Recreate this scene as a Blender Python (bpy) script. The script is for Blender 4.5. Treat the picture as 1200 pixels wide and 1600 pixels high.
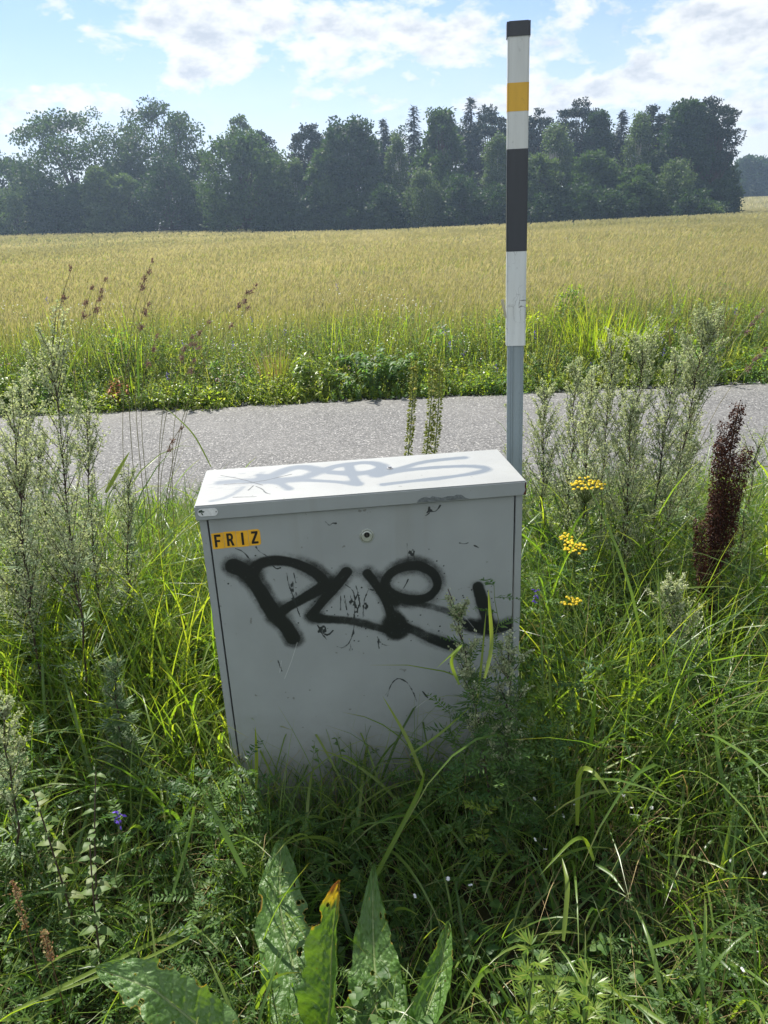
import bpy, bmesh, math
import numpy as np
from math import radians as RAD, pi, sin, cos
for o in list(bpy.data.objects): bpy.data.objects.remove(o)
sc = bpy.context.scene
rng = np.random.default_rng(11)

# ------------------------------------------------------------------ camera
CAMH, PITCH, ROLL, F = 1.58, RAD(20.885), RAD(2.565), 1200.0
fw = np.array([0, cos(PITCH), -sin(PITCH)]); r0 = np.array([1., 0, 0]); u0 = np.cross(r0, fw)
CR = r0*cos(ROLL)-u0*sin(ROLL); CU = u0*cos(ROLL)+r0*sin(ROLL)
cam = bpy.data.cameras.new('camera'); camo = bpy.data.objects.new('camera', cam); sc.collection.objects.link(camo)
import mathutils
camo.matrix_world = mathutils.Matrix([[CR[0], CU[0], -fw[0], 0], [CR[1], CU[1], -fw[1], 0], [CR[2], CU[2], -fw[2], CAMH], [0, 0, 0, 1]])
cam.sensor_fit = 'VERTICAL'; cam.sensor_height = 24.0; cam.lens = 24.0*F/1600; cam.clip_start = .02; cam.clip_end = 3000
sc.camera = camo
sc.render.resolution_x = 768; sc.render.resolution_y = 1024
sc.view_settings.view_transform = 'Standard'; sc.view_settings.look = 'None'
sc.view_settings.exposure = 1.12; sc.view_settings.gamma = 1.0

def at(px, py, Y):
    """photo pixel (1200x1600) at forward distance Y -> world point"""
    d = CR*(px-600)/F+CU*(800-py)/F+fw
    return np.array([0, 0, CAMH])+d*(Y/d[1])
def adir(px, py):
    d = CR*(px-600)/F+CU*(800-py)/F+fw
    return d/np.linalg.norm(d)

# ------------------------------------------------------------------ sun and sky
SUN_EL, SUN_AZ = 55.0, -26.0            # azimuth measured from +Y towards +X
sd = np.array([sin(RAD(SUN_AZ))*cos(RAD(SUN_EL)), cos(RAD(SUN_AZ))*cos(RAD(SUN_EL)), sin(RAD(SUN_EL))])
sl = bpy.data.lights.new('sun', 'SUN'); sl.energy = 5.0; sl.angle = RAD(.6); sl.color = (1, .95, .86)
so = bpy.data.objects.new('sun', sl); sc.collection.objects.link(so)
so.rotation_euler = mathutils.Vector(sd).to_track_quat('Z', 'Y').to_euler()

W = bpy.data.worlds.new('World'); sc.world = W; W.use_nodes = True
nt = W.node_tree; nt.nodes.clear()
def N(t, **k):
    n = nt.nodes.new(t)
    for a, b in k.items(): setattr(n, a, b)
    return n
def L(a, b): nt.links.new(a, b)
out = N('ShaderNodeOutputWorld'); bg = N('ShaderNodeBackground'); L(bg.outputs[0], out.inputs[0])
sky = N('ShaderNodeTexSky', sky_type='NISHITA'); sky.sun_disc = False
sky.sun_elevation = RAD(SUN_EL); sky.sun_rotation = RAD(SUN_AZ); sky.air_density = 1.0; sky.dust_density = .5; sky.ozone_density = 3.0
tc = N('ShaderNodeTexCoord')
def vm(op, a, b=None, s=None):
    n = N('ShaderNodeVectorMath', operation=op)
    for i, x in enumerate((a, b)):
        if x is None: continue
        if isinstance(x, (tuple, list)): n.inputs[i].default_value = x
        else: L(x, n.inputs[i])
    if s is not None: n.inputs[3].default_value = s
    return n
def mt(op, a, b=None, clamp=False):
    n = N('ShaderNodeMath', operation=op); n.use_clamp = clamp
    for i, x in enumerate((a, b)):
        if x is None: continue
        if isinstance(x, (int, float)): n.inputs[i].default_value = x
        else: L(x, n.inputs[i])
    return n.outputs[0]
def mr(x, a, b, c, d, smooth=True):
    n = N('ShaderNodeMapRange'); n.interpolation_type = 'SMOOTHSTEP' if smooth else 'LINEAR'
    L(x, n.inputs[0])
    for i, v in enumerate((a, b, c, d)): n.inputs[i+1].default_value = v
    return n.outputs[0]
def noise(vec, scale, detail=6, rough=.55, dist=0):
    n = N('ShaderNodeTexNoise'); L(vec, n.inputs['Vector']); n.inputs['Scale'].default_value = scale
    n.inputs['Detail'].default_value = detail; n.inputs['Roughness'].default_value = rough; n.inputs['Distortion'].default_value = dist
    return n.outputs[0]
g0 = tc.outputs['Generated']
st = vm('MULTIPLY', g0, (1, 1, 2.1)).outputs[0]
warp = N('ShaderNodeTexNoise'); L(st, warp.inputs['Vector']); warp.inputs['Scale'].default_value = 9; warp.inputs['Detail'].default_value = 4
wv = vm('MULTIPLY', vm('SUBTRACT', warp.outputs[1], (.5, .5, .5)).outputs[0], (.1, .1, .06)).outputs[0]
gw = vm('ADD', g0, wv).outputs[0]
# cumulus groups (world directions) : pixel, radius x, radius z, weight
blobs = [(320, 55, .085, .055, .9), (400, 20, .07, .04, .7), (280, 105, .06, .025, .5), (640, 55, .11, .05, .75), (740, 25, .05, .03, .6), (560, 100, .14, .03, .4),
         (1120, 60, .10, .07, .9), (1030, 110, .09, .04, .6), (900, 150, .22, .03, .5), (870, 50, .05, .07, .35), (90, 165, .10, .02, .5), (60, 200, .08, .012, .5),
         (1180, 170, .10, .05, .6), (480, 30, .045, .03, .35)]
acc = None
for (px, py, rx, rz, w) in blobs:
    c = adir(px, py)
    d = vm('MULTIPLY', vm('SUBTRACT', gw, tuple(c)).outputs[0], (1/rx, 1/rx, 1/rz)).outputs[0]
    ln = vm('LENGTH', d).outputs['Value']
    v = mr(ln, 0.0, 1.25, w, 0.0)
    acc = v if acc is None else mt('MAXIMUM', acc, v)
n1 = noise(st, 13, 8, .6, .3)
n2 = noise(st, 38, 5, .6)
dens = mt('ADD', mt('ADD', acc, mt('MULTIPLY', mt('SUBTRACT', n1, .47), 2.1)), mt('MULTIPLY', mt('SUBTRACT', n2, .5), .7))
mask = mr(dens, .04, .58, 0, 1)
# thin veil everywhere, stronger to the horizon
sep = N('ShaderNodeSeparateXYZ'); L(g0, sep.inputs[0])
veil = mr(sep.outputs[2], 0.0, .24, .74, .12)
veil = mt('MULTIPLY', veil, mt('ADD', .55, noise(st, 5, 5, .6)), True)
cov = mt('MAXIMUM', mask, veil)
# cloud colour: bright rims, greyer thick undersides
shade = noise(vm('ADD', st, (0, 0, .03)).outputs[0], 20, 6, .6)
mixc = N('ShaderNodeMix', data_type='RGBA'); L(mr(mt('ADD', mt('MULTIPLY', dens, .35), mt('MULTIPLY', shade, 1.2)), .72, 1.15, 0, 1), mixc.inputs[0])
mixc.inputs[6].default_value = (5.5, 5.55, 5.6, 1); mixc.inputs[7].default_value = (3.3, 3.6, 4.05, 1)
mixs = N('ShaderNodeMix', data_type='RGBA'); L(cov, mixs.inputs[0]); skb = vm('MULTIPLY', sky.outputs[0], (.60, .69, .86)); L(skb.outputs[0], mixs.inputs[6]); L(mixc.outputs[2], mixs.inputs[7])
# unseen brighter cloud added behind the camera as fill light for the cabinet front
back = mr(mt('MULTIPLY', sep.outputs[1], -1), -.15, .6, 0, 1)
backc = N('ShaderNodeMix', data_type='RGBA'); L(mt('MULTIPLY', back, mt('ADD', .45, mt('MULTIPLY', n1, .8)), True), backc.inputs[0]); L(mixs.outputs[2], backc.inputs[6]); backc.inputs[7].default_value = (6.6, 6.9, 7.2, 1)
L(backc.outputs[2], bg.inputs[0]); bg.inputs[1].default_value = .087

# ------------------------------------------------------------------ object helpers
COL = sc.collection
def tag(o, label=None, cat=None, group=None, kind=None):
    if label: o['label'] = label
    if cat: o['category'] = cat
    if group: o['group'] = group
    if kind: o['kind'] = kind
    return o
def thing(name, loc, label, cat, group=None, rz=0):
    o = bpy.data.objects.new(name, None); COL.objects.link(o); o.location = tuple(float(x) for x in loc); o.rotation_euler = (0, 0, rz); o.empty_display_size = .1
    return tag(o, label, cat, group)
def nrm(v): return v/np.maximum(np.linalg.norm(v, axis=-1, keepdims=True), 1e-9)

class Geo:
    def __init__(s): s.v = []; s.f = []; s.c = []; s.n = 0
    def add(s, V, Fc, var=0., t=0., x=0., mat=0):
        V = np.asarray(V, float).reshape(-1, 3); n = len(V)
        C = np.zeros((n, 4)); C[:, 0] = np.asarray(var).reshape(-1) if np.ndim(var) else var
        C[:, 1] = np.asarray(t).reshape(-1) if np.ndim(t) else t; C[:, 2] = np.asarray(x).reshape(-1) if np.ndim(x) else x; C[:, 3] = 1
        s.v.append(V); s.c.append(C); s.f.append((np.asarray(Fc, np.int64)+s.n, mat)); s.n += n
    def build(s, name, mats, parent=None, smooth=False, origin=None):
        V = np.concatenate(s.v); C = np.concatenate(s.c)
        if origin is not None: V = V-np.asarray(origin, float)
        me = bpy.data.meshes.new(name)
        me.vertices.add(len(V)); me.vertices.foreach_set('co', V.astype(np.float32).ravel())
        idx = np.concatenate([f.ravel() for f, m in s.f]); cnt = np.concatenate([np.full(len(f), f.shape[1]) for f, m in s.f])
        mi = np.concatenate([np.full(len(f), m) for f, m in s.f])
        me.loops.add(len(idx)); me.loops.foreach_set('vertex_index', idx.astype(np.int32))
        me.polygons.add(len(cnt)); me.polygons.foreach_set('loop_start', np.concatenate([[0], np.cumsum(cnt)[:-1]]).astype(np.int32))
        me.update(calc_edges=True)
        for m in (mats if isinstance(mats, (list, tuple)) else [mats]): me.materials.append(m)
        me.polygons.foreach_set('material_index', mi.astype(np.int32))
        if smooth: me.polygons.foreach_set('use_smooth', np.ones(len(cnt), bool))
        a = me.color_attributes.new('vc', 'FLOAT_COLOR', 'POINT'); a.data.foreach_set('color', C.astype(np.float32).ravel())
        o = bpy.data.objects.new(name, me); COL.objects.link(o)
        if parent is not None: o.parent = parent
        return o

# ------------------------------------------------------------------ materials
def newmat(name):
    m = bpy.data.materials.new(name); m.use_nodes = True; t = m.node_tree; t.nodes.clear()
    return m, t
class NB:
    def __init__(s, t): s.t = t
    def n(s, ty, **k):
        x = s.t.nodes.new(ty)
        for a, b in k.items(): setattr(x, a, b)
        return x
    def l(s, a, b): s.t.links.new(a, b)
    def ramp(s, fac, cols, interp='LINEAR'):
        r = s.n('ShaderNodeValToRGB'); e = r.color_ramp.elements; r.color_ramp.interpolation = interp
        while len(e) < len(cols): e.new(.5)
        for i, (p, c) in enumerate(cols): e[i].position = p; e[i].color = (*c, 1)
        s.l(fac, r.inputs[0]); return r.outputs[0]
    def noise(s, scale, detail=4, rough=.55, vec=None, out=0):
        x = s.n('ShaderNodeTexNoise'); x.inputs['Scale'].default_value = scale; x.inputs['Detail'].default_value = detail; x.inputs['Roughness'].default_value = rough
        if vec is not None: s.l(vec, x.inputs['Vector'])
        return x.outputs[out]
    def obj(s): return s.n('ShaderNodeTexCoord').outputs['Object']
    def mix(s, f, a, b, mode='MIX'):
        x = s.n('ShaderNodeMix', data_type='RGBA', blend_type=mode)
        for i, v in ((0, f), (6, a), (7, b)):
            if isinstance(v, (int, float)): x.inputs[i].default_value = v
            elif isinstance(v, tuple): x.inputs[i].default_value = (*v, 1)
            else: s.l(v, x.inputs[i])
        return x.outputs[2]
    def math(s, op, a, b=0., clamp=False):
        x = s.n('ShaderNodeMath', operation=op); x.use_clamp = clamp
        for i, v in enumerate((a, b)):
            if isinstance(v, (int, float)): x.inputs[i].default_value = v
            else: s.l(v, x.inputs[i])
        return x.outputs[0]
    def mr(s, x, a, b, c=0., d=1.):
        n = s.n('ShaderNodeMapRange'); n.interpolation_type = 'SMOOTHSTEP'; s.l(x, n.inputs[0])
        for i, v in enumerate((a, b, c, d)): n.inputs[i+1].default_value = v
        return n.outputs[0]
    def bump(s, h, strength=.3, dist=.01):
        b = s.n('ShaderNodeBump'); b.inputs['Strength'].default_value = strength; b.inputs['Distance'].default_value = dist; s.l(h, b.inputs['Height']); return b.outputs[0]
    def principled(s, col, rough=.5, spec=.4, metal=0., normal=None):
        p = s.n('ShaderNodeBsdfPrincipled')
        if isinstance(col, tuple): p.inputs['Base Color'].default_value = (*col, 1)
        else: s.l(col, p.inputs['Base Color'])
        if isinstance(rough, (int, float)): p.inputs['Roughness'].default_value = rough
        else: s.l(rough, p.inputs['Roughness'])
        p.inputs['Specular IOR Level'].default_value = spec; p.inputs['Metallic'].default_value = metal
        if normal is not None: s.l(normal, p.inputs['Normal'])
        return p.outputs[0]
    def out(s, sh): o = s.n('ShaderNodeOutputMaterial'); s.l(sh, o.inputs[0])
def leafmat(name, ramp, trans=.45, tint=(1.5, 1.6, .55), rough=.45, spec=.35, tip=None, bumps=0):
    """foliage: colour from the per-leaf random value, light passes through"""
    m, t = newmat(name); b = NB(t)
    at_ = b.n('ShaderNodeAttribute', attribute_name='vc'); sp = b.n('ShaderNodeSeparateColor'); b.l(at_.outputs[0], sp.inputs[0])
    k = len(ramp); col = b.ramp(sp.outputs[0], [(i/max(k-1, 1), c) for i, c in enumerate(ramp)])
    if tip is not None:
        col = b.mix(b.mr(sp.outputs[1], tip[1], 1.0), col, tip[0])
    nm = b.bump(b.noise(bumps, 3), .4, .004) if bumps else None
    p = b.principled(col, rough, spec, normal=nm)
    if trans > 0:
        tr = b.n('ShaderNodeBsdfTranslucent'); b.l(b.mix(1.0, col, tuple(tint), 'MULTIPLY'), tr.inputs[0])
        if nm is not None: b.l(nm, tr.inputs['Normal'])
        mx = b.n('ShaderNodeMixShader'); mx.inputs[0].default_value = trans; b.l(p, mx.inputs[1]); b.l(tr.outputs[0], mx.inputs[2]); p = mx.outputs[0]
    b.out(p); return m
def plain(name, col, rough=.5, spec=.4, metal=0., var=.0, scale=20, bump=0.):
    m, t = newmat(name); b = NB(t); c = col; nm = None
    if var: c = b.mix(b.mr(b.noise(scale, 6, .6, b.obj()), .3, .7), tuple(x*(1-var) for x in col), tuple(min(1, x*(1+var)) for x in col))
    if bump: nm = b.bump(b.noise(scale*3, 4, .6, b.obj()), bump, .003)
    b.out(b.principled(c, rough, spec, metal, nm)); return m

M = {}
M['grass'] = leafmat('grass', [(.045, .095, .02), (.08, .155, .03), (.125, .205, .04), (.18, .24, .055)], .55, (1.75, 1.7, .5), .34, .5, tip=((.2, .21, .07), .8))
M['grass_bright'] = leafmat('grass_bright', [(.10, .19, .03), (.16, .25, .035), (.23, .29, .055)], .6, (1.8, 1.65, .45), .34, .5, tip=((.2, .19, .05), .85))
M['straw'] = leafmat('straw', [(.25, .18, .08), (.34, .27, .13), (.2, .13, .07)], .35, (1.2, 1.1, .8), .6, .25)
M['herb'] = leafmat('herb', [(.04, .095, .025), (.065, .13, .03), (.1, .17, .045)], .45, (1.6, 1.7, .5), .48, .28)
M['herb_pale'] = leafmat('herb_pale', [(.07, .14, .035), (.11, .19, .05), (.16, .24, .07)], .35, (1.3, 1.4, .7), .6, .25)
M['mugwort_leaf'] = leafmat('mugwort_leaf', [(.07, .13, .045), (.12, .19, .075), (.2, .26, .16)], .35, (1.4, 1.5, .6), .6, .25)
M['mugwort_bud'] = leafmat('mugwort_bud', [(.2, .23, .12), (.35, .39, .24), (.56, .57, .42)], .4, (1.25, 1.3, .75), .7, .2)
M['stem_red'] = plain('stem_red', (.055, .035, .028), .6, .3, var=.3)
M['stem_green'] = leafmat('stem_green', [(.07, .11, .03), (.12, .16, .05)], .15, rough=.5)
M['stem_brown'] = plain('stem_brown', (.1, .055, .03), .7, .2, var=.3)
M['dock_seed'] = leafmat('dock_seed', [(.02, .008, .006), (.045, .017, .010), (.085, .036, .018)], .2, (1.6, .8, .5), .65, .2)
M['yellow'] = leafmat('yellow', [(.55, .4, .015), (.66, .5, .03)], .3, (1.1, 1, .5), .6, .2)
M['white_petal'] = leafmat('white_petal', [(.7, .7, .68), (.8, .8, .78)], .3, (1, 1, 1), .6, .2)
M['violet'] = leafmat('violet', [(.09, .05, .35), (.16, .09, .5)], .3, (1, 1, 1), .6, .2)
M['pink'] = leafmat('pink', [(.5, .3, .33), (.6, .45, .42)], .3, (1, 1, 1), .6, .2)
M['seedhead'] = leafmat('seedhead', [(.14, .09, .08), (.24, .17, .13)], .25, (1.2, 1, .8), .7, .2)
M['red_leaf'] = leafmat('red_leaf', [(.35, .03, .02), (.42, .12, .03), (.3, .25, .04)], .45, (1.5, 1, .5), .5, .3)
M['bark'] = plain('bark', (.06, .045, .035), .9, .1, var=.4, scale=6)
M['birch_bark'] = plain('birch_bark', (.45, .44, .4), .8, .1, var=.5, scale=3)
M['stone'] = leafmat('stone', [(.06, .06, .06), (.16, .16, .155), (.36, .35, .33)], 0, rough=.9, spec=.2)
TREE = {
 'oak': leafmat('oak_foliage', [(.018, .036, .014), (.03, .056, .018), (.05, .08, .025)], .4, (1.5, 1.6, .5), .6, .25),
 'dark': leafmat('dark_foliage', [(.014, .03, .016), (.025, .048, .022), (.042, .07, .03)], .35, (1.4, 1.6, .5), .6, .25),
 'mid': leafmat('green_foliage', [(.024, .048, .02), (.04, .072, .027), (.062, .10, .035)], .4, (1.5, 1.6, .5), .6, .25),
 'pale': leafmat('pale_foliage', [(.045, .075, .038), (.07, .108, .048), (.11, .15, .065)], .4, (1.4, 1.5, .6), .6, .25),
 'needle': leafmat('needle_foliage', [(.009, .02, .013), (.016, .03, .017), (.026, .042, .02)], .1, (1.3, 1.5, .6), .6, .25),
}

# ------------------------------------------------------------------ vectorised growth
def blades(g, P, az, L_, W_, lean, curl, nseg=5, mat=0, var=None, fold=False, prof=(.55, .95, 1, .85, .5, .04), tw=0.):
    P = np.asarray(P, float); n = len(P)
    az, L_, W_, lean, curl, tw = [np.broadcast_to(np.asarray(a, float), (n,)) for a in (az, L_, W_, lean, curl, tw)]
    s = np.linspace(0, 1, nseg+1); phi = lean[:, None]+curl[:, None]*s[None]**1.4
    ds = (L_/nseg)[:, None]; ph = (phi[:, 1:]+phi[:, :-1])/2
    r = np.concatenate([np.zeros((n, 1)), np.cumsum(np.sin(ph)*ds, 1)], 1); z = np.concatenate([np.zeros((n, 1)), np.cumsum(np.cos(ph)*ds, 1)], 1)
    ca, sa = np.cos(az)[:, None], np.sin(az)[:, None]
    C = np.stack([P[:, :1]+ca*r, P[:, 1:2]+sa*r, P[:, 2:]+z], 2)
    side = np.stack([-sa+0*r, ca+0*r, 0*r], 2)
    nor = np.stack([-ca*np.cos(phi), -sa*np.cos(phi), np.sin(phi)], 2)
    twa = tw[:, None]*(.35+.65*s[None]); side = side*np.cos(twa)[..., None]+nor*np.sin(twa)[..., None]
    w = np.interp(s, np.linspace(0, 1, len(prof)), prof)[None, :, None]*W_[:, None, None]/2
    var = rng.random(n) if var is None else np.broadcast_to(var, (n,))
    if fold:
        V = np.stack([C-side*w, C-nor*w*.35, C+side*w], 2); k = 3
    else:
        V = np.stack([C-side*w, C+side*w], 2); k = 2
    base = (np.arange(n)*(nseg+1)*k)[:, None, None]; ii = (np.arange(nseg)*k)[None, :, None]
    q = [np.concatenate([base+ii+j, base+ii+j+1, base+ii+j+k+1, base+ii+j+k], 2) for j in range(k-1)]
    Fc = np.concatenate(q, 1).reshape(-1, 4)
    g.add(V, Fc, var=np.repeat(var, (nseg+1)*k), t=np.tile(np.repeat(s, k), n), mat=mat)
    return C
def perp(D, up=None):
    D = nrm(D); u = np.array([0, 0, 1.]) if up is None else up
    S = np.cross(D, np.broadcast_to(u, D.shape)); bad = np.linalg.norm(S, axis=-1) < 1e-3
    S[bad] = [1, 0, 0]; return nrm(S)
def rnd_unit(n):
    v = rng.normal(size=(n, 3)); return nrm(v)
def leafs(g, P, D, S, L_, W_, mat=0, var=None, kind='quad', droop=.0):
    """P base, D direction, S side; quad = one rhomb, leaf = folded 6-point leaf"""
    P = np.asarray(P, float); n = len(P)
    if n == 0: return
    D = nrm(D); L_ = np.broadcast_to(np.asarray(L_, float), (n,))[:, None]; W_ = np.broadcast_to(np.asarray(W_, float), (n,))[:, None]
    S = nrm(S-np.sum(S*D, 1, keepdims=True)*D); Nn = np.cross(S, D)
    var = rng.random(n) if var is None else np.broadcast_to(var, (n,))
    if kind == 'quad':
        V = np.stack([P, P+D*L_*.45-S*W_/2, P+D*L_, P+D*L_*.45+S*W_/2], 1)
        Fc = np.arange(n*4).reshape(-1, 4); g.add(V, Fc, var=np.repeat(var, 4), t=np.tile([0, .5, 1, .5], n), mat=mat)
    else:
        up = np.where(Nn[:, 2:] < 0, -1., 1.); Nn = Nn*up
        dz = np.array([0, 0, -1.])*droop
        V = np.stack([P, P+D*L_*.3-S*W_/2+Nn*W_*.12, P+D*L_*.7-S*W_*.36+Nn*W_*.05+dz*L_*.4, P+D*L_+dz*L_, P+D*L_*.7+S*W_*.36+Nn*W_*.05+dz*L_*.4, P+D*L_*.3+S*W_/2+Nn*W_*.12, P+D*L_*.3, P+D*L_*.7+dz*L_*.4], 1)
        b = np.arange(n)[:, None]*8
        tr = np.concatenate([b+np.array([[0, 6, 1]]), b+np.array([[0, 5, 6]]), b+np.array([[7, 3, 2]]), b+np.array([[7, 4, 3]])])
        qd = np.concatenate([b+np.array([[1, 6, 7, 2]]), b+np.array([[6, 5, 4, 7]])])
        vv = np.repeat(var, 8); g.add(V, tr, var=vv, t=np.tile([0, .3, .7, 1, .7, .3, .3, .7], n), mat=mat)
        g.f.append((qd+g.n-len(vv), mat))
def tubes(g, pts, rad, sides=3, mat=0, var=None):
    pts = np.asarray(pts, float); n, K, _ = pts.shape; rad = np.broadcast_to(rad, (n, K))
    T = nrm(np.gradient(pts, axis=1)); S = perp(T.reshape(-1, 3)+1e-5).reshape(n, K, 3); B = np.cross(T, S)
    a = np.arange(sides)*2*pi/sides
    V = pts[:, :, None]+rad[..., None, None]*(S[:, :, None]*np.cos(a)[:, None]+B[:, :, None]*np.sin(a)[:, None])
    b = (np.arange(n)*K*sides)[:, None, None]; k = (np.arange(K-1)*sides)[None, :, None]; j = np.arange(sides)[None, None]; j2 = (j+1) % sides
    Fc = np.stack([b+k+j, b+k+j2, b+k+sides+j2, b+k+sides+j], 3).reshape(-1, 4)
    var = rng.random(n) if var is None else np.broadcast_to(var, (n,))
    g.add(V, Fc, var=np.repeat(var, K*sides), t=np.tile(np.repeat(np.linspace(0, 1, K), sides), n), mat=mat)
def bez(A, B, C, K):
    t = np.linspace(0, 1, K)[:, None]; return (1-t)**2*A+2*t*(1-t)*B+t*t*C
def along(pts, s):
    """points and tangents on one polyline at params s in 0..1"""
    K = len(pts); x = np.clip(s, 0, .9999)*(K-1); i = x.astype(int); f = (x-i)[:, None]
    return pts[i]*(1-f)+pts[i+1]*f, nrm(pts[i+1]-pts[i])
def domes(g, P, r, h, mat=0, up=None):
    P = np.asarray(P, float); n = len(P); a = np.arange(6)*pi/3
    ring = np.stack([np.cos(a), np.sin(a), 0*a], 1)
    T = np.concatenate([ring*[1, 1, 0], ring*[.7, .7, 1]+[0, 0, 0]]); T[6:, 2] = .8; T = np.concatenate([T, [[0, 0, 1]]])
    r = np.broadcast_to(r, (n,))[:, None, None]; V = P[:, None]+T[None]*np.concatenate([r, r, r*h], 2)
    b = np.arange(n)[:, None]*13
    q = np.concatenate([b+np.array([[i, (i+1) % 6, 6+(i+1) % 6, 6+i]]) for i in range(6)]); tr = np.concatenate([b+np.array([[6+i, 6+(i+1) % 6, 12]]) for i in range(6)])
    v = np.repeat(rng.random(n), 13); g.add(V, q, var=v, mat=mat); g.f.append((tr+g.n-len(v), mat))

# value noise for terrain and clumping
def vnoise(x, y, seed=0):
    x = np.asarray(x, float); y = np.asarray(y, float); xi = np.floor(x); yi = np.floor(y); fx = x-xi; fy = y-yi
    fx = fx*fx*(3-2*fx); fy = fy*fy*(3-2*fy)
    def h(a, b): v = np.sin(a*127.1+b*311.7+seed*74.7)*43758.5453; return v-np.floor(v)
    return (h(xi, yi)*(1-fx)+h(xi+1, yi)*fx)*(1-fy)+(h(xi, yi+1)*(1-fx)+h(xi+1, yi+1)*fx)*fy
def sst(a, b, x): t = np.clip((x-a)/(b-a), 0, 1); return t*t*(3-2*t)

# ------------------------------------------------------------------ ground, road, field
ROAD0, ROAD1 = 4.15, 7.05
def gh(x, y):
    x = np.asarray(x, float); y = np.asarray(y, float)
    h = .05*(vnoise(x*1.3, y*1.3, 1)-.5)+.02*(vnoise(x*5, y*5, 2)-.5)
    rd = sst(3.2, 4.0, y)*(1-sst(7.2, 8.0, y)); h = h*(1-rd)-.012*rd-.03*sst(7.3, 8.2, y)*(1-sst(12, 30, y))
    h = h-.05*(1-sst(1.2, 3.2, y))*0
    far = sst(15, 110, y)
    h = h+far*(.95*sst(5, -55, x)-.25*sst(-25, 5, x)+.0*x)+.25*far*(vnoise(x/30, y/30, 3)-.5)
    h = h+2.2*sst(45, 80, x)*sst(110, 180, y)
    return h
def grid(name, X, Y, Z, mat, smooth=True, kind='structure'):
    g = Geo(); XX, YY = np.meshgrid(X, Y); ZZ = Z(XX, YY); nx = len(X)
    V = np.stack([XX, YY, ZZ], 2).reshape(-1, 3)
    i = (np.arange(len(Y)-1)[:, None]*nx+np.arange(nx-1)[None]).ravel()
    g.add(V, np.stack([i, i+1, i+nx+1, i+nx], 1)); o = g.build(name, mat, smooth=smooth); o['kind'] = kind; return o
def soil():
    m, t = newmat('soil'); b = NB(t); ob = b.obj(); sp = b.n('ShaderNodeSeparateXYZ'); b.l(ob, sp.inputs[0])
    c = b.ramp(b.noise(14, 8, .65, ob), [(.3, (.018, .014, .009)), (.5, (.035, .035, .015)), (.7, (.05, .05, .022))])
    f = b.ramp(b.noise(3, 6, .6, ob), [(.3, (.1, .1, .04)), (.7, (.17, .15, .06))])
    col = b.mix(b.mr(sp.outputs[1], 8.5, 14), c, f)
    b.out(b.principled(col, .95, .1, normal=b.bump(b.noise(30, 5, .6, ob), .6, .02))); return m
xs = np.concatenate([np.linspace(-290, -20, 46)[:-1], np.linspace(-20, -4, 33)[:-1], np.linspace(-4, 4, 129)[:-1], np.linspace(4, 20, 33)[:-1], np.linspace(20, 290, 46)])
ys = np.concatenate([np.linspace(-290, -6, 30)[:-1], np.linspace(-6, 9, 201)[:-1], np.linspace(9, 30, 43)[:-1], np.linspace(30, 290, 70)])
grid('ground', xs, ys, gh, soil())
def asphalt():
    m, t = newmat('asphalt'); b = NB(t); ob = b.obj()
    v = b.n('ShaderNodeTexVoronoi'); v.inputs['Scale'].default_value = 105; b.l(ob, v.inputs['Vector'])
    sp = b.n('ShaderNodeSeparateColor'); b.l(v.outputs['Color'], sp.inputs[0])
    c = b.ramp(sp.outputs[0], [(0, (.022, .022, .022)), (.3, (.066, .065, .063)), (.7, (.13, .129, .125)), (.93, (.225, .22, .21)), (1, (.46, .45, .43))])
    c = b.mix(b.mr(b.noise(260, 2, .5, ob), .35, .65), b.mix(.55, c, (.05, .05, .05)), c)
    c = b.mix(b.mr(b.noise(.9, 4, .6, ob), .35, .7, 0, .4), c, (.135, .132, .126))
    b.out(b.principled(c, .8, .35, normal=b.bump(v.outputs['Distance'], .5, .004))); return m
def roadz(x, y): return np.where((y < ROAD0+.03) | (y > ROAD1-.03), .006, .018+.02*sst(ROAD0, 5.6, y)*(1-sst(5.6, ROAD1, y)))
xr = np.linspace(-60, 60, 1201)
g = Geo(); yrow = [0, .02, .25, .5, .75, .98, 1.0]; rows = []
for k in yrow:
    e0 = ROAD0+.05*(vnoise(xr*2.2, xr*0, 5)-.5)+.05*(vnoise(xr*9, xr*0, 6)-.5); e1 = ROAD1+.06*(vnoise(xr*2, xr*0, 7)-.5)+.05*(vnoise(xr*10, xr*0, 8)-.5)
    y = e0+(e1-e0)*k; rows.append(np.stack([xr, y, (-.02 if k in (0, 1) else .012+.02*sin(pi*k))+0*xr], 1))
V = np.concatenate(rows); n_ = len(xr); i = (np.arange(len(yrow)-1)[:, None]*n_+np.arange(n_-1)[None]).ravel()
g.add(V, np.stack([i, i+1, i+n_+1, i+n_], 1)); road = g.build('road', asphalt(), smooth=True); road['kind'] = 'structure'

# gravel along both edges of the asphalt
def pebbles(name, P, r, label, cat='gravel'):
    n = len(P); base = np.array([[1, 0, 0], [0, 1, 0], [-1, 0, 0], [0, -1, 0], [0, 0, .7], [0, 0, -.7]]); tri = np.array([[0, 1, 4], [1, 2, 4], [2, 3, 4], [3, 0, 4], [1, 0, 5], [2, 1, 5], [3, 2, 5], [0, 3, 5]])
    a = rng.random(n)*6.28; R = np.zeros((n, 3, 3)); R[:, 0, 0] = np.cos(a); R[:, 0, 1] = -np.sin(a); R[:, 1, 0] = np.sin(a); R[:, 1, 1] = np.cos(a); R[:, 2, 2] = 1
    V = np.einsum('nij,kj->nki', R, base)*(r[:, None, None]*(1+.5*(rng.random((n, 6, 1))-.5)))+P[:, None]
    g = Geo(); g.add(V, (np.arange(n)[:, None, None]*6+tri[None]).reshape(-1, 3), var=np.repeat(rng.random(n), 6)); o = g.build(name, M['stone'])
    tag(o, label, cat, kind='stuff')
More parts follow.
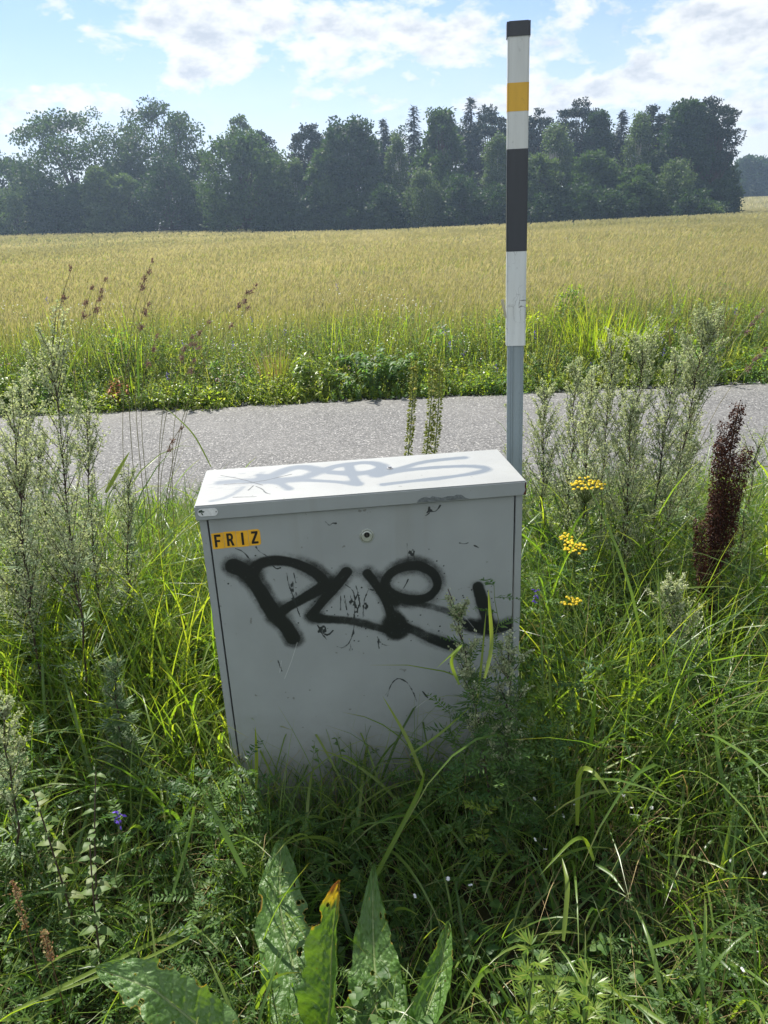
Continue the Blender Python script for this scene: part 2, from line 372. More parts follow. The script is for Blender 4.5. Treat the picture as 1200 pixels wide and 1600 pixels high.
n = 5000; P = np.stack([rng.uniform(-9, 9, n), np.where(rng.random(n) < .8, ROAD1+.02+np.abs(rng.normal(0, .1, n)), ROAD0-.02-np.abs(rng.normal(0, .12, n))), np.zeros(n)], 1); P[:, 2] = gh(P[:, 0], P[:, 1])+.008
pebbles('gravel', P, rng.uniform(.004, .016, n)*rng.choice([1, 1, 1, 1.8], n), 'grey gravel and grit lying along the edges of the asphalt road')

# ------------------------------------------------------------------ the cabinet
# spray strokes in millimetres on the panel: (brush radius, points)
DOOR = [(20,[(-327,802),(-299,785),(-278,745),(-255,689),(-236,651),(-217,630),(-200,588)]),(15,[(-288,772),(-269,802),(-233,810),(-186,802),(-141,777),(-113,748),(-111,730),(-138,712),(-180,690),(-214,672),(-236,653)]),(14,[(-53,760),(-81,726),(-116,688),(-148,647)]),(12,[(-148,647),(-128,636),(-79,629),(-30,617),(18,595),(59,579)]),(12,[(-1,752),(16,724),(38,686),(50,650),(60,607)]),(14,[(123,763),(94,762),(62,751),(45,731),(43,708),(62,685),(104,666),(145,665),(172,685),(179,713),(163,743),(131,761)]),(10,[(46,699),(87,667),(128,652),(186,633),(228,609),(250,582)]),(19,[(62,607),(71,583)]),(15,[(72,595),(110,581),(154,550),(202,526),(239,512)]),(17,[(281,687),(291,653),(303,614),(312,572)]),(17,[(267,574),(319,555),(373,571)])]
DRIPS = [[(-200,772),(-199,746),(-191,710),(-184,678),(-177,648)],[(-183,771),(-180,744)],[(-233,795),(-224,785),(-214,788)],[(-57,725),(-41,713),(-35,685),(-39,640),(-43,594),(-55,561),(-74,544),(-89,551)],[(-31,721),(-26,693),(-23,660)],[(-71,698),(-74,656)],[(-62,697),(-58,655)],[(-1,705),(-14,674),(-18,628)],[(-26,702),(-41,667)],[(-135,618),(-126,593),(-114,573)],[(-97,599),(-110,586),(-122,593)],[(-41,640),(-44,584)],[(17,568),(19,534)],[(23,553),(33,542),(46,540)],[(35,384),(43,415),(59,436),(74,436),(93,418),(104,392),(114,359)],[(37,400),(30,389)],[(-317,849),(-300,840),(-284,815)],[(-268,848),(-261,835),(-247,825),(-237,814)],[(-96,900),(-86,887),(-79,895),(-70,893)],[(154,902),(162,910),(171,902),(181,908),(187,918)],[(150,894),(159,900)],[(102,823),(103,784)],[(118,807),(120,777)],[(235,814),(246,810),(256,812)],[(272,804),(284,796)],[(102,726),(94,709),(82,694)],[(-244,526),(-237,495)],[(130,389),(144,367)],[(-1,709),(12,704)]]
LIDS = [(14,[(-351,166),(-295,168),(-229,147),(-172,149),(-131,161),(-103,192),(-110,227),(-147,254),(-184,240),(-222,183),(-262,161)]),(11,[(-262,155),(-164,142),(-68,109),(-7,69)]),(15,[(-84,204),(-62,233),(-18,245),(34,250),(70,211),(57,175),(17,157),(-24,162),(-68,183)]),(15,[(-19,234),(-19,160),(-9,79)]),(14,[(292,226),(230,224),(167,210),(111,173),(66,145),(38,136)]),(13,[(47,128),(100,153),(202,161),(285,152),(324,131),(329,108),(287,85),(202,69),(120,63),(55,54)]),(9,[(-362,28),(-333,40),(-305,80),(-292,116)]),(9,[(-256,207),(-222,167),(-177,75)])]
LIDD = [[(-260,114),(-243,90),(-235,59),(-223,47)],[(-356,226),(-304,187),(-244,120)],[(-342,149),(-261,145),(-172,192)],[(-311,44),(-257,36)],[(-278,88),(-267,121)],[(248,-16),(257,-14)]]
def seg_dist(X, Y, pts):
    d = np.full(X.shape, 9.); 
    for (x0, y0), (x1, y1) in zip(pts[:-1], pts[1:]):
        vx, vy = x1-x0, y1-y0; t = np.clip(((X-x0)*vx+(Y-y0)*vy)/max(vx*vx+vy*vy, 1e-12), 0, 1)
        d = np.minimum(d, np.hypot(X-x0-t*vx, Y-y0-t*vy))
    return d
def smooth_path(p, it=2):
    p = np.array(p, float)
    for _ in range(it):
        q = [p[0]]
        for a, b in zip(p[:-1], p[1:]): q += [a*.75+b*.25, a*.25+b*.75]
        p = np.array(q+[p[-1]])
    return p
OPA = (1, .88, 1, .76, .84, .88, .58, 1, .78, .92, 1)
def spray(X, Y, strokes, soft, k=1.):
    """paint density 0..1 from the spray strokes: a solid core and a powdery edge"""
    a = np.zeros(X.shape)
    for k_, (r, pts) in enumerate(strokes):
        op = (OPA[k_] if k > 1 else 1)
        p = smooth_path(pts)/1000.; r = r/1000.*k; r = r*(1+.12*0); m = (X > p[:, 0].min()-.06) & (X < p[:, 0].max()+.06) & (Y > p[:, 1].min()-.06) & (Y < p[:, 1].max()+.06)
        d = seg_dist(X[m], Y[m], p); rl = r*(.84+.36*vnoise(X[m]*16+k_, Y[m]*16, 21)); core = 1-sst(rl*.4, rl*1.22, d); halo = (.3+.4*vnoise(X[m]*9, Y[m]*9, k_))*np.exp(-(np.maximum(d-rl*.8, 0)/(soft*(.7+.9*vnoise(X[m]*7, Y[m]*7, k_+5))))**2)
        a[m] = 1-(1-a[m])*(1-np.maximum(core, halo)*op)
    return a
CY = RAD(5.52); CO = np.array([-.0468, 1.7323, 0.])
cab = thing('utility_cabinet', CO, 'light grey metal utility cabinet with black graffiti on its door, standing in tall grass', 'cabinet', rz=CY)
def cabw(x, y, z=0): return CO+np.array([x*cos(CY)-y*sin(CY), x*sin(CY)+y*cos(CY), z])
def cabl(P): d = np.asarray(P)[..., :2]-CO[:2]; return d[..., 0]*cos(CY)+d[..., 1]*sin(CY), -d[..., 0]*sin(CY)+d[..., 1]*cos(CY)
def bmobj(name, bm, mat, parent, smooth=False):
    me = bpy.data.meshes.new(name); bm.to_mesh(me); bm.free(); o = bpy.data.objects.new(name, me); COL.objects.link(o)
    for m in (mat if isinstance(mat, list) else [mat]): me.materials.append(m)
    if smooth:
        for p in me.polygons: p.use_smooth = True
    if parent is not None: o.parent = parent
    return o
def box(name, x0, x1, y0, y1, z0, z1, mat, parent, bev=0., seg=2):
    bm = bmesh.new(); bmesh.ops.create_cube(bm, size=1)
    for v in bm.verts: v.co = ((x0+x1)/2+v.co.x*(x1-x0), (y0+y1)/2+v.co.y*(y1-y0), (z0+z1)/2+v.co.z*(z1-z0))
    if bev: bmesh.ops.bevel(bm, geom=bm.edges[:], offset=bev, segments=seg, affect='EDGES', profile=.5)
    return bmobj(name, bm, mat, parent)
def prism(name, pts, z0, z1, mat, parent, bev=0.):
    bm = bmesh.new(); f = bm.faces.new([bm.verts.new((x, y, z0)) for x, y in pts]); r = bmesh.ops.extrude_face_region(bm, geom=[f])
    for v in r['geom']:
        if isinstance(v, bmesh.types.BMVert): v.co.z = z1
    bmesh.ops.recalc_face_normals(bm, faces=bm.faces)
    if bev: bmesh.ops.bevel(bm, geom=bm.edges[:], offset=bev, segments=2, affect='EDGES')
    return bmobj(name, bm, mat, parent)
def flat(name, polys, y, th, mat, parent, bev=0.):
    """polygons in the x-z plane with their own thickness towards -y"""
    bm = bmesh.new()
    for pts in polys:
        f = bm.faces.new([bm.verts.new((x, y, z)) for x, z in pts]); r = bmesh.ops.extrude_face_region(bm, geom=[f])
        for v in r['geom']:
            if isinstance(v, bmesh.types.BMVert): v.co.y = y-th
    bmesh.ops.recalc_face_normals(bm, faces=bm.faces)
    if bev: bmesh.ops.bevel(bm, geom=bm.edges[:], offset=bev, segments=1, affect='EDGES')
    return bmobj(name, bm, mat, parent)
def cabpaint(name, paint_col, base=(.255, .277, .276), graffiti=True, rough=.42, speck=.35):
    m, t = newmat(name); b = NB(t); ob = b.obj()
    c = b.mix(b.mr(b.noise(5, 6, .6, ob), .3, .7), tuple(x*.93 for x in base), tuple(x*1.05 for x in base))
    # grime: fine dull streaks running down, small chips
    mp = b.n('ShaderNodeMapping'); mp.inputs['Scale'].default_value = (60, 60, 3); b.l(ob, mp.inputs[0])
    c = b.mix(b.mr(b.noise(1, 4, .6, mp.outputs[0]), .55, .8, 0, .13), c, (.2, .21, .19))
    c = b.mix(b.mr(b.noise(55, 3, .5, ob), .715, .74, 0, .75), c, (.12, .12, .11))
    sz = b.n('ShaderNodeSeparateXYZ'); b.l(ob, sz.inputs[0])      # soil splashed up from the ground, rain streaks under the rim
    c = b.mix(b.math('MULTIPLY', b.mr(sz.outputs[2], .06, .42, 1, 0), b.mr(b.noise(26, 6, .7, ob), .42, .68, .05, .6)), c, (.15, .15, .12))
    mq = b.n('ShaderNodeMapping'); mq.inputs['Scale'].default_value = (22, 22, .8); b.l(ob, mq.inputs[0])
    c = b.mix(b.math('MULTIPLY', b.mr(sz.outputs[2], .55, .93), b.mr(b.noise(1, 3, .5, mq.outputs[0]), .56, .75, 0, .28)), c, (.2, .205, .18))
    if graffiti:
        a = b.n('ShaderNodeAttribute', attribute_name='vc'); sp = b.n('ShaderNodeSeparateColor'); b.l(a.outputs[0], sp.inputs[0])
        nz = b.noise(900, 2, .6, ob); mott = b.noise(60, 5, .65, ob)
        d = b.math('ADD', sp.outputs[0], b.math('MULTIPLY', b.math('SUBTRACT', nz, .5), speck)); d = b.math('ADD', d, b.math('MULTIPLY', b.math('SUBTRACT', mott, .5), .35))
        c = b.mix(b.mr(d, .2, .72), c, paint_col)
        c = b.mix(b.mr(b.math('ADD', sp.outputs[1], b.math('MULTIPLY', b.math('SUBTRACT', mott, .5), .8)), .35, .75), c, (.02, .024, .026))
        c = b.mix(b.mr(sp.outputs[2], .2, .8), c, (.62, .64, .62))
    bp = b.bump(b.noise(220, 3, .5, ob), .06, .001)
    b.out(b.principled(c, rough, .45, normal=bp)); return m
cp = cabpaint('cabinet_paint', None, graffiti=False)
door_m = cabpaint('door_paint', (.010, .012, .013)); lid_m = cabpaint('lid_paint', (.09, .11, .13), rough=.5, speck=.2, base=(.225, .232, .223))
# carcass with a groove for the door
H, YF, DB = .394, .0113, .274
pr = [(-H, YF), (-H+.0175, YF), (-H+.0175, YF+.02), (H-.0175, YF+.02), (H-.0175, YF), (H, YF), (H, DB), (-H, DB)]
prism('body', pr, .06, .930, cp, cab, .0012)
box('plinth', -.375, .375, .03, .26, -.12, .06, plain('plinth_grey', (.2, .2, .19), .9, .2, var=.2), cab)
seal = prism('door_seal', [(-.3740, YF+.0195), (.3740, YF+.0195), (.3740, YF+.012), (-.3740, YF+.012)], .085, .929, plain('black_rubber', (.012, .012, .013), .6), cab)
# door: a fine grid that carries the spray paint
def panel(name, x0, x1, z0, z1, y, dy, mat, parent, nx, nz, fn, horizontal=False):
    X, Z = np.meshgrid(np.linspace(x0, x1, nx), np.linspace(z0, z1, nz)); p, d, s = fn(X, Z); g = Geo(); edge = 0*X
    V = np.stack([X, Z, y+edge], 2) if horizontal else np.stack([X, y+edge, Z], 2)
    i = (np.arange(nz-1)[:, None]*nx+np.arange(nx-1)[None]).ravel()
    g.add(V, np.stack([i, i+1, i+nx+1, i+nx], 1), var=p.ravel(), t=d.ravel(), x=s.ravel())
    # rim and back so the sheet has its own thickness
    c = np.array([[x0, z0], [x1, z0], [x1, z1], [x0, z1]])
    def P(q, yy): return np.array([[a, b_, yy] if horizontal else [a, yy, b_] for a, b_ in q])
    g.add(np.concatenate([P(c, y), P(c, y+dy)]), [[0, 1, 5, 4], [1, 2, 6, 5], [2, 3, 7, 6], [3, 0, 4, 7], [4, 5, 6, 7]])
    return g.build(name, mat, parent)
def door_fn(X, Z):
    p = spray(X, Z, DOOR, .013, 1.22)*(.80+.34*vnoise(X*14, Z*14, 11)); d = np.zeros(X.shape); s = np.zeros(X.shape)
    for q in DRIPS:
        q = smooth_path(q, 1)/1000.; m = (X > q[:, 0].min()-.02) & (X < q[:, 0].max()+.02) & (Z > q[:, 1].min()-.02) & (Z < q[:, 1].max()+.02)
        dd = seg_dist(X[m], Z[m], q); w = .0002+.0020*vnoise(X[m]*140, Z[m]*140, 3); d[m] = np.maximum(d[m], (1-sst(w, w+.0015, dd))*(.45+.6*vnoise(X[m]*70, Z[m]*70, 8)))
    # smeared solvent patches, spatter
    for cx, cz, rx, rz, k in ((-.03, .665, .05, .045, .5), (-.19, .70, .013, .06, .5), (-.125, .60, .02, .022, .6), (-.045, .55, .05, .02, .25), (.03, .55, .03, .02, .45), (.165, .912, .026, .012, .55), (.1, .72, .03, .02, .25), (.11, .80, .014, .03, .4)):
        e = np.hypot((X-cx)/rx, (Z-cz)/rz); n = vnoise(X*260, Z*130, 9)*.6+vnoise(X*90, Z*50, 4)*.6; d = np.maximum(d, (1-sst(.5, 1.15, e))*sst(.55, .95, n)*(k+.45))
    r2 = np.random.default_rng(5)
    for _ in range(150):
        k = r2.integers(len(DOOR)); q = DOOR[k][1][r2.integers(len(DOOR[k][1]))]; cx, cz = q[0]/1000+r2.normal(0, .03), q[1]/1000+r2.normal(0, .03); r = r2.uniform(.0006, .0018)
        m = (abs(X-cx) < .005) & (abs(Z-cz) < .005); d[m] = np.maximum(d[m], 1-sst(r, r+.0015, np.hypot(X[m]-cx, Z[m]-cz)))
    for q in (([-.232, .47], [-.21, .52], [-.19, .575]), ([-.243, .49], [-.235, .525]), ([.1, .33], [.14, .36]), ([.25, .6], [.27, .57])):
        dd = seg_dist(X, Z, np.array(q)); s = np.maximum(s, (1-sst(.0004, .0018, dd))*.5)
    return p, d, s
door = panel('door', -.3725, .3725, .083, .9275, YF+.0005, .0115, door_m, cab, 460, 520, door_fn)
# lid: fine painted top sheet over a folded rim
LT, LH = .969, .0373
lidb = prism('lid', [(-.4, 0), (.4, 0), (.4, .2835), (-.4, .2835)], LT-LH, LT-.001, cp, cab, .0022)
def lid_fn(X, Z):
    p = spray(X, Z, LIDS, .009, 1.15)*.95; d = np.zeros(X.shape); s = np.zeros(X.shape)
    for q in LIDD: d = np.maximum(d, .8*(1-sst(.0012, .0035, seg_dist(X, Z, smooth_path(q, 1)/1000.))))
    p = np.maximum(p, .42*sst(.45, .8, vnoise(X*40, Z*160, 2))*(1-sst(.06, .12, np.hypot((X+.29)*.8, Z-.17))))
    return p, d, s
panel('lid_top', -.3975, .3975, .0025, .281, LT, -.0022, lid_m, lidb, 460, 160, lid_fn, True)
# corner rust and a torn film patch on the rim
rust = plain('rust', (.06, .022, .012), .9, .1, var=.5, scale=80)
flat('rust_patch', [[(.3915, .9345), (.3985, .9335), (.3985, .966), (.3962, .9655), (.395, .955), (.3968, .947), (.3945, .94)]], -.0001, .0006, rust, lidb)
flat('torn_film', [[(.128, .9345), (.256, .9345), (.248, .9375), (.238, .946), (.226, .9475), (.219, .9445), (.205, .9455), (.19, .942), (.176, .9455), (.166, .9485), (.160, .944), (.150, .948), (.139, .9455), (.131, .941)]], -.0001, .0005, plain('film_grey', (.11, .125, .13), .35, .5, var=.35, scale=120, bump=.5), lidb)
# small metal plate at the left end of the rim
def rrect(x0, x1, z0, z1, r, k=5):
    q = []
    for cx, cz, a0 in ((x1-r, z1-r, 0), (x0+r, z1-r, 90), (x0+r, z0+r, 180), (x1-r, z0+r, 270)):
        q += [(cx+r*cos(RAD(a0+90*i/k)), cz+r*sin(RAD(a0+90*i/k))) for i in range(k+1)]
    return q
lab = flat('rating_plate', [rrect(-.393, -.3465, .9425, .9615, .0085)], -.0002, .001, plain('aluminium', (.72, .74, .76), .35, .5, .35, var=.12, scale=90), lidb)
flat('rivet', [[(-.350+.0016*cos(a), .952+.0016*sin(a)) for a in np.arange(8)*pi/4]], -.0012, .0006, plain('rivet_dark', (.05, .05, .05), .5), lab)
flat('dirt_spot', [[(-.391, .9525), (-.379, .9522), (-.3765, .955), (-.381, .9562), (-.3825, .9595), (-.3868, .9585), (-.3905, .9575)], [(-.386, .9512), (-.3835, .9465), (-.3805, .945), (-.3822, .9512)]], -.0012, .0003, plain('moss_dark', (.03, .05, .03), .9), lab)
# lid bolt
bm = bmesh.new(); bmesh.ops.create_cone(bm, cap_ends=True, segments=16, radius1=.009, radius2=.0085, depth=.0016, matrix=mathutils.Matrix.Translation((.085, .179, LT+.0009)))
bmesh.ops.create_cone(bm, cap_ends=True, segments=6, radius1=.0052, radius2=.0045, depth=.004, matrix=mathutils.Matrix.Translation((.085, .179, LT+.0038)))
bmobj('bolt', bm, plain('bolt_steel', (.3, .3, .3), .4, .5, .8), lidb)
# lock
def disc(name, cx, cz, r, y, th, mat, parent, r_in=None, seg=32):
    bm = bmesh.new(); bmesh.ops.create_cone(bm, cap_ends=True, segments=seg, radius1=r, radius2=r*.9, depth=th, matrix=mathutils.Matrix.Translation((cx, y-th/2, cz)) @ mathutils.Matrix.Rotation(pi/2, 4, 'X'))
    return bmobj(name, bm, mat, parent)
steel = plain('lock_steel', (.42, .45, .40), .35, .5, .5, var=.1, scale=200)
lk = disc('lock', .003, .854, .0185, YF+.0003, .003, steel, door)
disc('lock_rim', .003, .854, .0150, YF-.0028, .0012, plain('lock_dark', (.1, .11, .1), .5), lk)
disc('lock_face', .003, .854, .0138, YF-.0041, .0012, steel, lk)
cy = disc('lock_cylinder', .003, .8585, .0072, YF-.0054, .0009, plain('lock_black', (.006, .006, .006), .5), lk)
flat('keyhole', [[(.0022, .8545), (.0038, .8545), (.0038, .8625), (.0022, .8625)]], YF-.0064, .0003, plain('key_grey', (.12, .12, .12), .4, .5, .8), lk)
# FRIZ on four yellow tiles
yel = plain('sticker_yellow', (.68, .36, .025), .4, .4, var=.08, scale=60); blk = plain('sticker_black', (.012, .012, .012), .45)
tw_ = .0292; x0 = -.3705; zb, zt = .8525, .894
LET = {'F': [[(0, 0), (.32, 0), (.32, .40), (.76, .40), (.76, .57), (.32, .57), (.32, .82), (.9, .82), (.9, 1), (0, 1)]],
       'I': [[(.33, 0), (.66, 0), (.66, 1), (.33, 1)]],
       'Z': [[(0, 0), (.95, 0), (.95, .18), (.38, .18), (.95, .83), (.95, 1), (.05, 1), (.05, .82), (.58, .82), (0, .17)]]}
def arc(cx, cz, rx, rz, a0, a1, k=8): return [(cx+rx*cos(RAD(a0+(a1-a0)*i/k)), cz+rz*sin(RAD(a0+(a1-a0)*i/k))) for i in range(k+1)]
# R: stem, bowl ring as quads, leg
def ringq(cx, cz, rx, rz, wx, wz, a0, a1, k=8):
    o_ = arc(cx, cz, rx, rz, a0, a1, k); i_ = arc(cx, cz, rx-wx, rz-wz, a0, a1, k); return [[i_[j], o_[j], o_[j+1], i_[j+1]] for j in range(k)]
R_outline = [(0, 0), (.32, 0), (.32, .39), (.44, .39), (.66, 0), (1.0, 0), (.74, .43)]+arc(.55, .71, .35, .29, -62, 90, 9)+[(0, 1)]
LET['R'] = [R_outline]
for i, ch in enumerate('FRIZ'):
    xa = x0+i*tw_; dz = (-.0006, .0002, -.0003, .0006)[i]; w = tw_-.0008
    if i == 3: pts = [(xa, zb+dz), (xa+w-.005, zb+dz), (xa+w-.001, zb+dz+.003), (xa+w, zb+dz+.008), (xa+w, zt+dz-.007), (xa+w-.0015, zt+dz-.0025), (xa+w-.005, zt+dz), (xa, zt+dz)]
    elif i == 0: pts = [(xa, zb+dz+.001), (xa+.002, zb+dz), (xa+w, zb+dz), (xa+w, zt+dz), (xa, zt+dz-.001)]
    else: pts = [(xa, zb+dz), (xa+w, zb+dz), (xa+w, zt+dz), (xa, zt+dz)]
    tl = flat('letter_tile', [pts], YF+.0004, .0005, yel, door)
    lw, lh = .0172, .0325; ox, oz = xa+.0062, zb+dz+.0046
    flat('letter', [[(ox+a*lw, oz+b_*lh) for a, b_ in pl] for pl in LET[ch]], YF-.0002, .0003, blk, tl)
    if ch == 'R': flat('letter_counter', [[(ox+.32*lw, oz+.57*lh), (ox+.48*lw, oz+.57*lh)]+[(ox+a*lw, oz+b_*lh) for a, b_ in arc(.48, .70, .13, .13, -80, 90, 6)]+[(ox+.32*lw, oz+.83*lh)]], YF-.0006, .0002, yel, tl)

# ------------------------------------------------------------------ the marker pole
PB = np.array([.397, 2.2, 0.]); pole = thing('marker_pole', PB, 'tall snow marker pole with black, white and yellow bands behind the grey cabinet', 'marker pole')
ptop = at(810, 33, 2.2); pbot = at(803.5, 722, 2.2)
pdx = (ptop[0]-pbot[0])/(ptop[2]-pbot[2]); px0 = pbot[0]-pdx*pbot[2]-PB[0]
def pzz(py): return at(808, py, 2.17)[2]
def tube_part(name, z0, z1, w, d, mat, parent, bev=.004, taper=1.0, rot=-7):
    bm = bmesh.new(); bmesh.ops.create_cube(bm, size=1); ca, sa = cos(RAD(rot)), sin(RAD(rot))
    ed = [e for e in bm.edges if abs(e.verts[0].co.z-e.verts[1].co.z) > .5]; bmesh.ops.bevel(bm, geom=ed, offset=bev/w, segments=3, affect='EDGES')
    for v in bm.verts:
        z = z0+(v.co.z+.5)*(z1-z0); k = taper if v.co.z > 0 else 1; a, b_ = v.co.x*w*k, v.co.y*d*k
        v.co = (px0+pdx*z+a*ca-b_*sa, a*sa+b_*ca, z)
    return bmobj(name, bm, mat, parent)
def sleeve_mat(name, col, crack=False, rough=.4):
    m, t = newmat(name); b = NB(t); ob = b.obj(); mp = b.n('ShaderNodeMapping'); mp.inputs['Scale'].default_value = (50, 50, 4); b.l(ob, mp.inputs[0])
    c = b.mix(b.mr(b.noise(1, 5, .6, mp.outputs[0]), .35, .75, 0, .35), col, tuple(x*.6 for x in col)); c = b.mix(b.mr(b.noise(60, 4, .6, ob), .62, .75, 0, .5), c, tuple(x*.45+.02 for x in col))
    if crack:
        v = b.n('ShaderNodeTexVoronoi', feature='DISTANCE_TO_EDGE'); v.inputs['Scale'].default_value = 1; mp2 = b.n('ShaderNodeMapping'); mp2.inputs['Scale'].default_value = (48, 60, 18); b.l(b.mix(.02, ob, b.noise(40, 3, .5, ob, 1)), mp2.inputs[0]); b.l(mp2.outputs[0], v.inputs['Vector'])
        c = b.mix(b.math('MULTIPLY', b.mr(v.outputs['Distance'], .0, .03, 1, 0), b.mr(b.noise(9, 2, .5, ob), .45, .6)), c, (.12, .12, .12))
    b.out(b.principled(c, rough, .45)); return m
wht = sleeve_mat('pole_white', (.55, .57, .55)); whtc = sleeve_mat('pole_white_cracked', (.58, .61, .6), True); bkp = sleeve_mat('pole_black', (.035, .04, .048), rough=.42)
ylp = sleeve_mat('pole_yellow', (.62, .36, .03)); galv = sleeve_mat('galvanised', (.24, .29, .31), rough=.45)
zs = [pzz(p) for p in (541, 393, 232, 173, 128, 52, 31)]
post = tube_part('steel_post', -.15, zs[0]+.02, .0455, .036, galv, pole, .003)
for s_ in (-.0125, .0135):
    b_ = tube_part('rib', -.14, zs[0]+.0, .004, .004, galv, post, .001); b_.location = (s_, -.0195, 0)
sw = .0535
tube_part('lower_white_sleeve', zs[0], zs[1], sw, .044, whtc, pole)
tube_part('black_band', zs[1], zs[2], sw+.0008, .0448, bkp, pole)
tube_part('white_band', zs[2], zs[3], sw, .044, wht, pole)
tube_part('yellow_band', zs[3], zs[4], sw+.0008, .0448, ylp, pole)
tube_part('white_band', zs[4], zs[5], sw, .044, wht, pole)
tube_part('top_cap', zs[5]-.004, zs[6], sw+.0045, .0485, bkp, pole, .006)
# torn strip on the yellow band and the twig of tape on the lower sleeve
g = Geo(); P0 = at(790, 497, 2.165)-PB; P1 = at(784.5, 468, 2.155)-PB; tubes(g, np.array([[P0, P0*.5+P1*.5+[.001, 0, 0], P1]]), np.array([[.0025, .004, .0045]]), 5); g.build('tape_end', plain('tape_tan', (.5, .46, .34), .6, var=.2), pole)

# ------------------------------------------------------------------ cereal field
M['wheat_stem'] = leafmat('wheat_stem', [(.12, .165, .05), (.19, .22, .08), (.28, .27, .13)], .45, (1.3, 1.35, .6), .55, .25, tip=((.27, .245, .13), .45))
M['wheat_ear'] = leafmat('wheat_ear', [(.27, .265, .14), (.41, .375, .21), (.53, .475, .3)], .35, (1.15, 1.12, .75), .6, .25)
def in_view(x, y, mrg=3): return np.abs(x-.0*y) < .56*y+mrg
def wheat(y0, y1, dens, w, hh, seed, ear_k=1., lean=.22, nseg=3):
    g = Geo(); hw = .56*y1+4; n = int(dens*(y1-y0)*2*hw)
    x = rng.uniform(-hw, hw, n); y = rng.uniform(y0, y1, n); k = in_view(x, y, 4) & (y > 8.0+.5*(vnoise(x*.7, x*0, 4)-.5)+.25*vnoise(x*3, x*0, 9)); x, y = x[k], y[k]; n = len(x)
    P = np.stack([x, y, gh(x, y)], 1); hgt = hh*(.9+.12*(vnoise(x*.35, y*.35, 6)-.5)+.16*rng.random(n))
    az = -.35+rng.normal(0, 1.0, n); tone = np.clip(.05+.85*(vnoise(x*.12+3, y*.06, 8)*.6+.4*vnoise(x*.5, y*.16, 18))+.2*(rng.random(n)-.5)+.12*(vnoise(x*2, y*.7, 1)-.5), 0, 1)
    base = P.copy(); cut = .0 if y0 < 12 else hh*.4
    base[:, 2] += cut
    C = blades(g, base, az, hgt-cut, w*.55, lean*rng.random(n)*.6, lean*(1+rng.random(n)), nseg, 0, tone, prof=(.7, .8, .8))
    top = C[:, -1]; D = nrm(C[:, -1]-C[:, -2]+np.stack([np.cos(az), np.sin(az), np.zeros(n)], 1)*.0)
    D = nrm(D+np.stack([np.cos(az)*.35, np.sin(az)*.35, -.1*np.ones(n)], 1)*rng.random((n, 1))); S = rnd_unit(n)
    leafs(g, top, D, S, .085*ear_k*(.8+.4*rng.random(n)), w*1.5, 1, tone)
    leafs(g, top+D*.01, D, np.cross(D, S), .08*ear_k, w*1.4, 1, tone)
    # flag leaves
    kk = rng.random(n) < .7
    if y0 < 12: kk[:] = True
    a2 = az+rng.normal(0, 1.5, n); blades(g, (base*.35+C[:, -2]*.65)[kk], a2[kk], .16*ear_k**.5, w*.9, .5, 1.4, 3, 0, tone[kk]*.7, prof=(.5, 1, .7, .05))
    return g
for i, a in enumerate(((7.9, 13, 210, .0085, .74, 1), (13, 24, 75, .014, .72, 2, 1.25, .25, 2), (24, 48, 22, .028, .72, 3, 1.7, .3, 2), (48, 125, 4.2, .07, .72, 4, 2.6, .3, 2))):
    tag(wheat(*a).build('wheat_field', [M['wheat_stem'], M['wheat_ear']]), ('ripening green-gold cereal stalks at the near edge of the field', 'ripening cereal crop in the nearer part of the field', 'ripening cereal crop in the middle of the field', 'golden cereal crop in the far part of the field under the trees')[i], 'cereal crop', kind='stuff')
# the further field on the rise at the right
g = Geo(); n = 24000; x = rng.uniform(45, 130, n); y = rng.uniform(122, 190, n); P = np.stack([x, y, gh(x, y)], 1)
blades(g, P, rng.uniform(0, 6.3, n), .8, .16, .1, .3, 2, 0, rng.random(n), prof=(.8, 1, .3)); tag(g.build('far_crop', M['wheat_ear']), 'pale ripe crop on the rising far field at the right beyond the wood', 'cereal crop', kind='stuff')

# ------------------------------------------------------------------ vegetation generators for the verges
def stems_xy(n, X, Y, clump=0., dens=None, seed=0):
    x = rng.uniform(*X, n); y = rng.uniform(*Y, n)
    if dens is not None: k = rng.random(n) < dens(x, y); x, y = x[k], y[k]
    return x, y
def leafy(g, x, y, hgt, nl, ll, lw, mat=0, stem=1, kind='quad', lean=.35, z0=0., spread=.9, gz=gh, srad=.0015):
    """upright leafy herbs: one stem each with nl leaves spiralling up it"""
    n = len(x)
    if n == 0: return None
    P = np.stack([x, y, gz(x, y)], 1); az = rng.uniform(0, 2*pi, n); hgt = np.broadcast_to(hgt, (n,)); K = 5; s = np.linspace(0, 1, K)
    le = lean*rng.random(n)[:, None]; C = np.stack([P[:, :1]+np.cos(az)[:, None]*le*hgt[:, None]*s**1.6, P[:, 1:2]+np.sin(az)[:, None]*le*hgt[:, None]*s**1.6, P[:, 2:]+hgt[:, None]*s*(1-.25*le*s)], 2)
    tubes(g, C, srad*(1-.6*s)[None], 3, stem)
    t = np.clip(rng.uniform(.08, 1.0, (n, nl)), 0, .999); i = (t*(K-1)).astype(int); f = (t*(K-1)-i)[..., None]; r = np.arange(n)[:, None]
    Q = (C[r, i]*(1-f)+C[r, i+1]*f).reshape(-1, 3); a = rng.uniform(0, 2*pi, n*nl); e = rng.normal(.35, .4, n*nl)
    D = np.stack([np.cos(a)*np.cos(e), np.sin(a)*np.cos(e), np.sin(e)], 1); S = np.stack([-np.sin(a), np.cos(a), rng.normal(0, .35, n*nl)], 1)
    sz = (1.1-.6*t).ravel()*rng.uniform(.6, 1.2, n*nl)
    leafs(g, Q+D*spread*.002, D, S, ll*sz, lw*sz, mat, np.clip(np.repeat(rng.random(n), nl)*.6+.4*rng.random(n*nl), 0, 1), kind, .3)
    return C
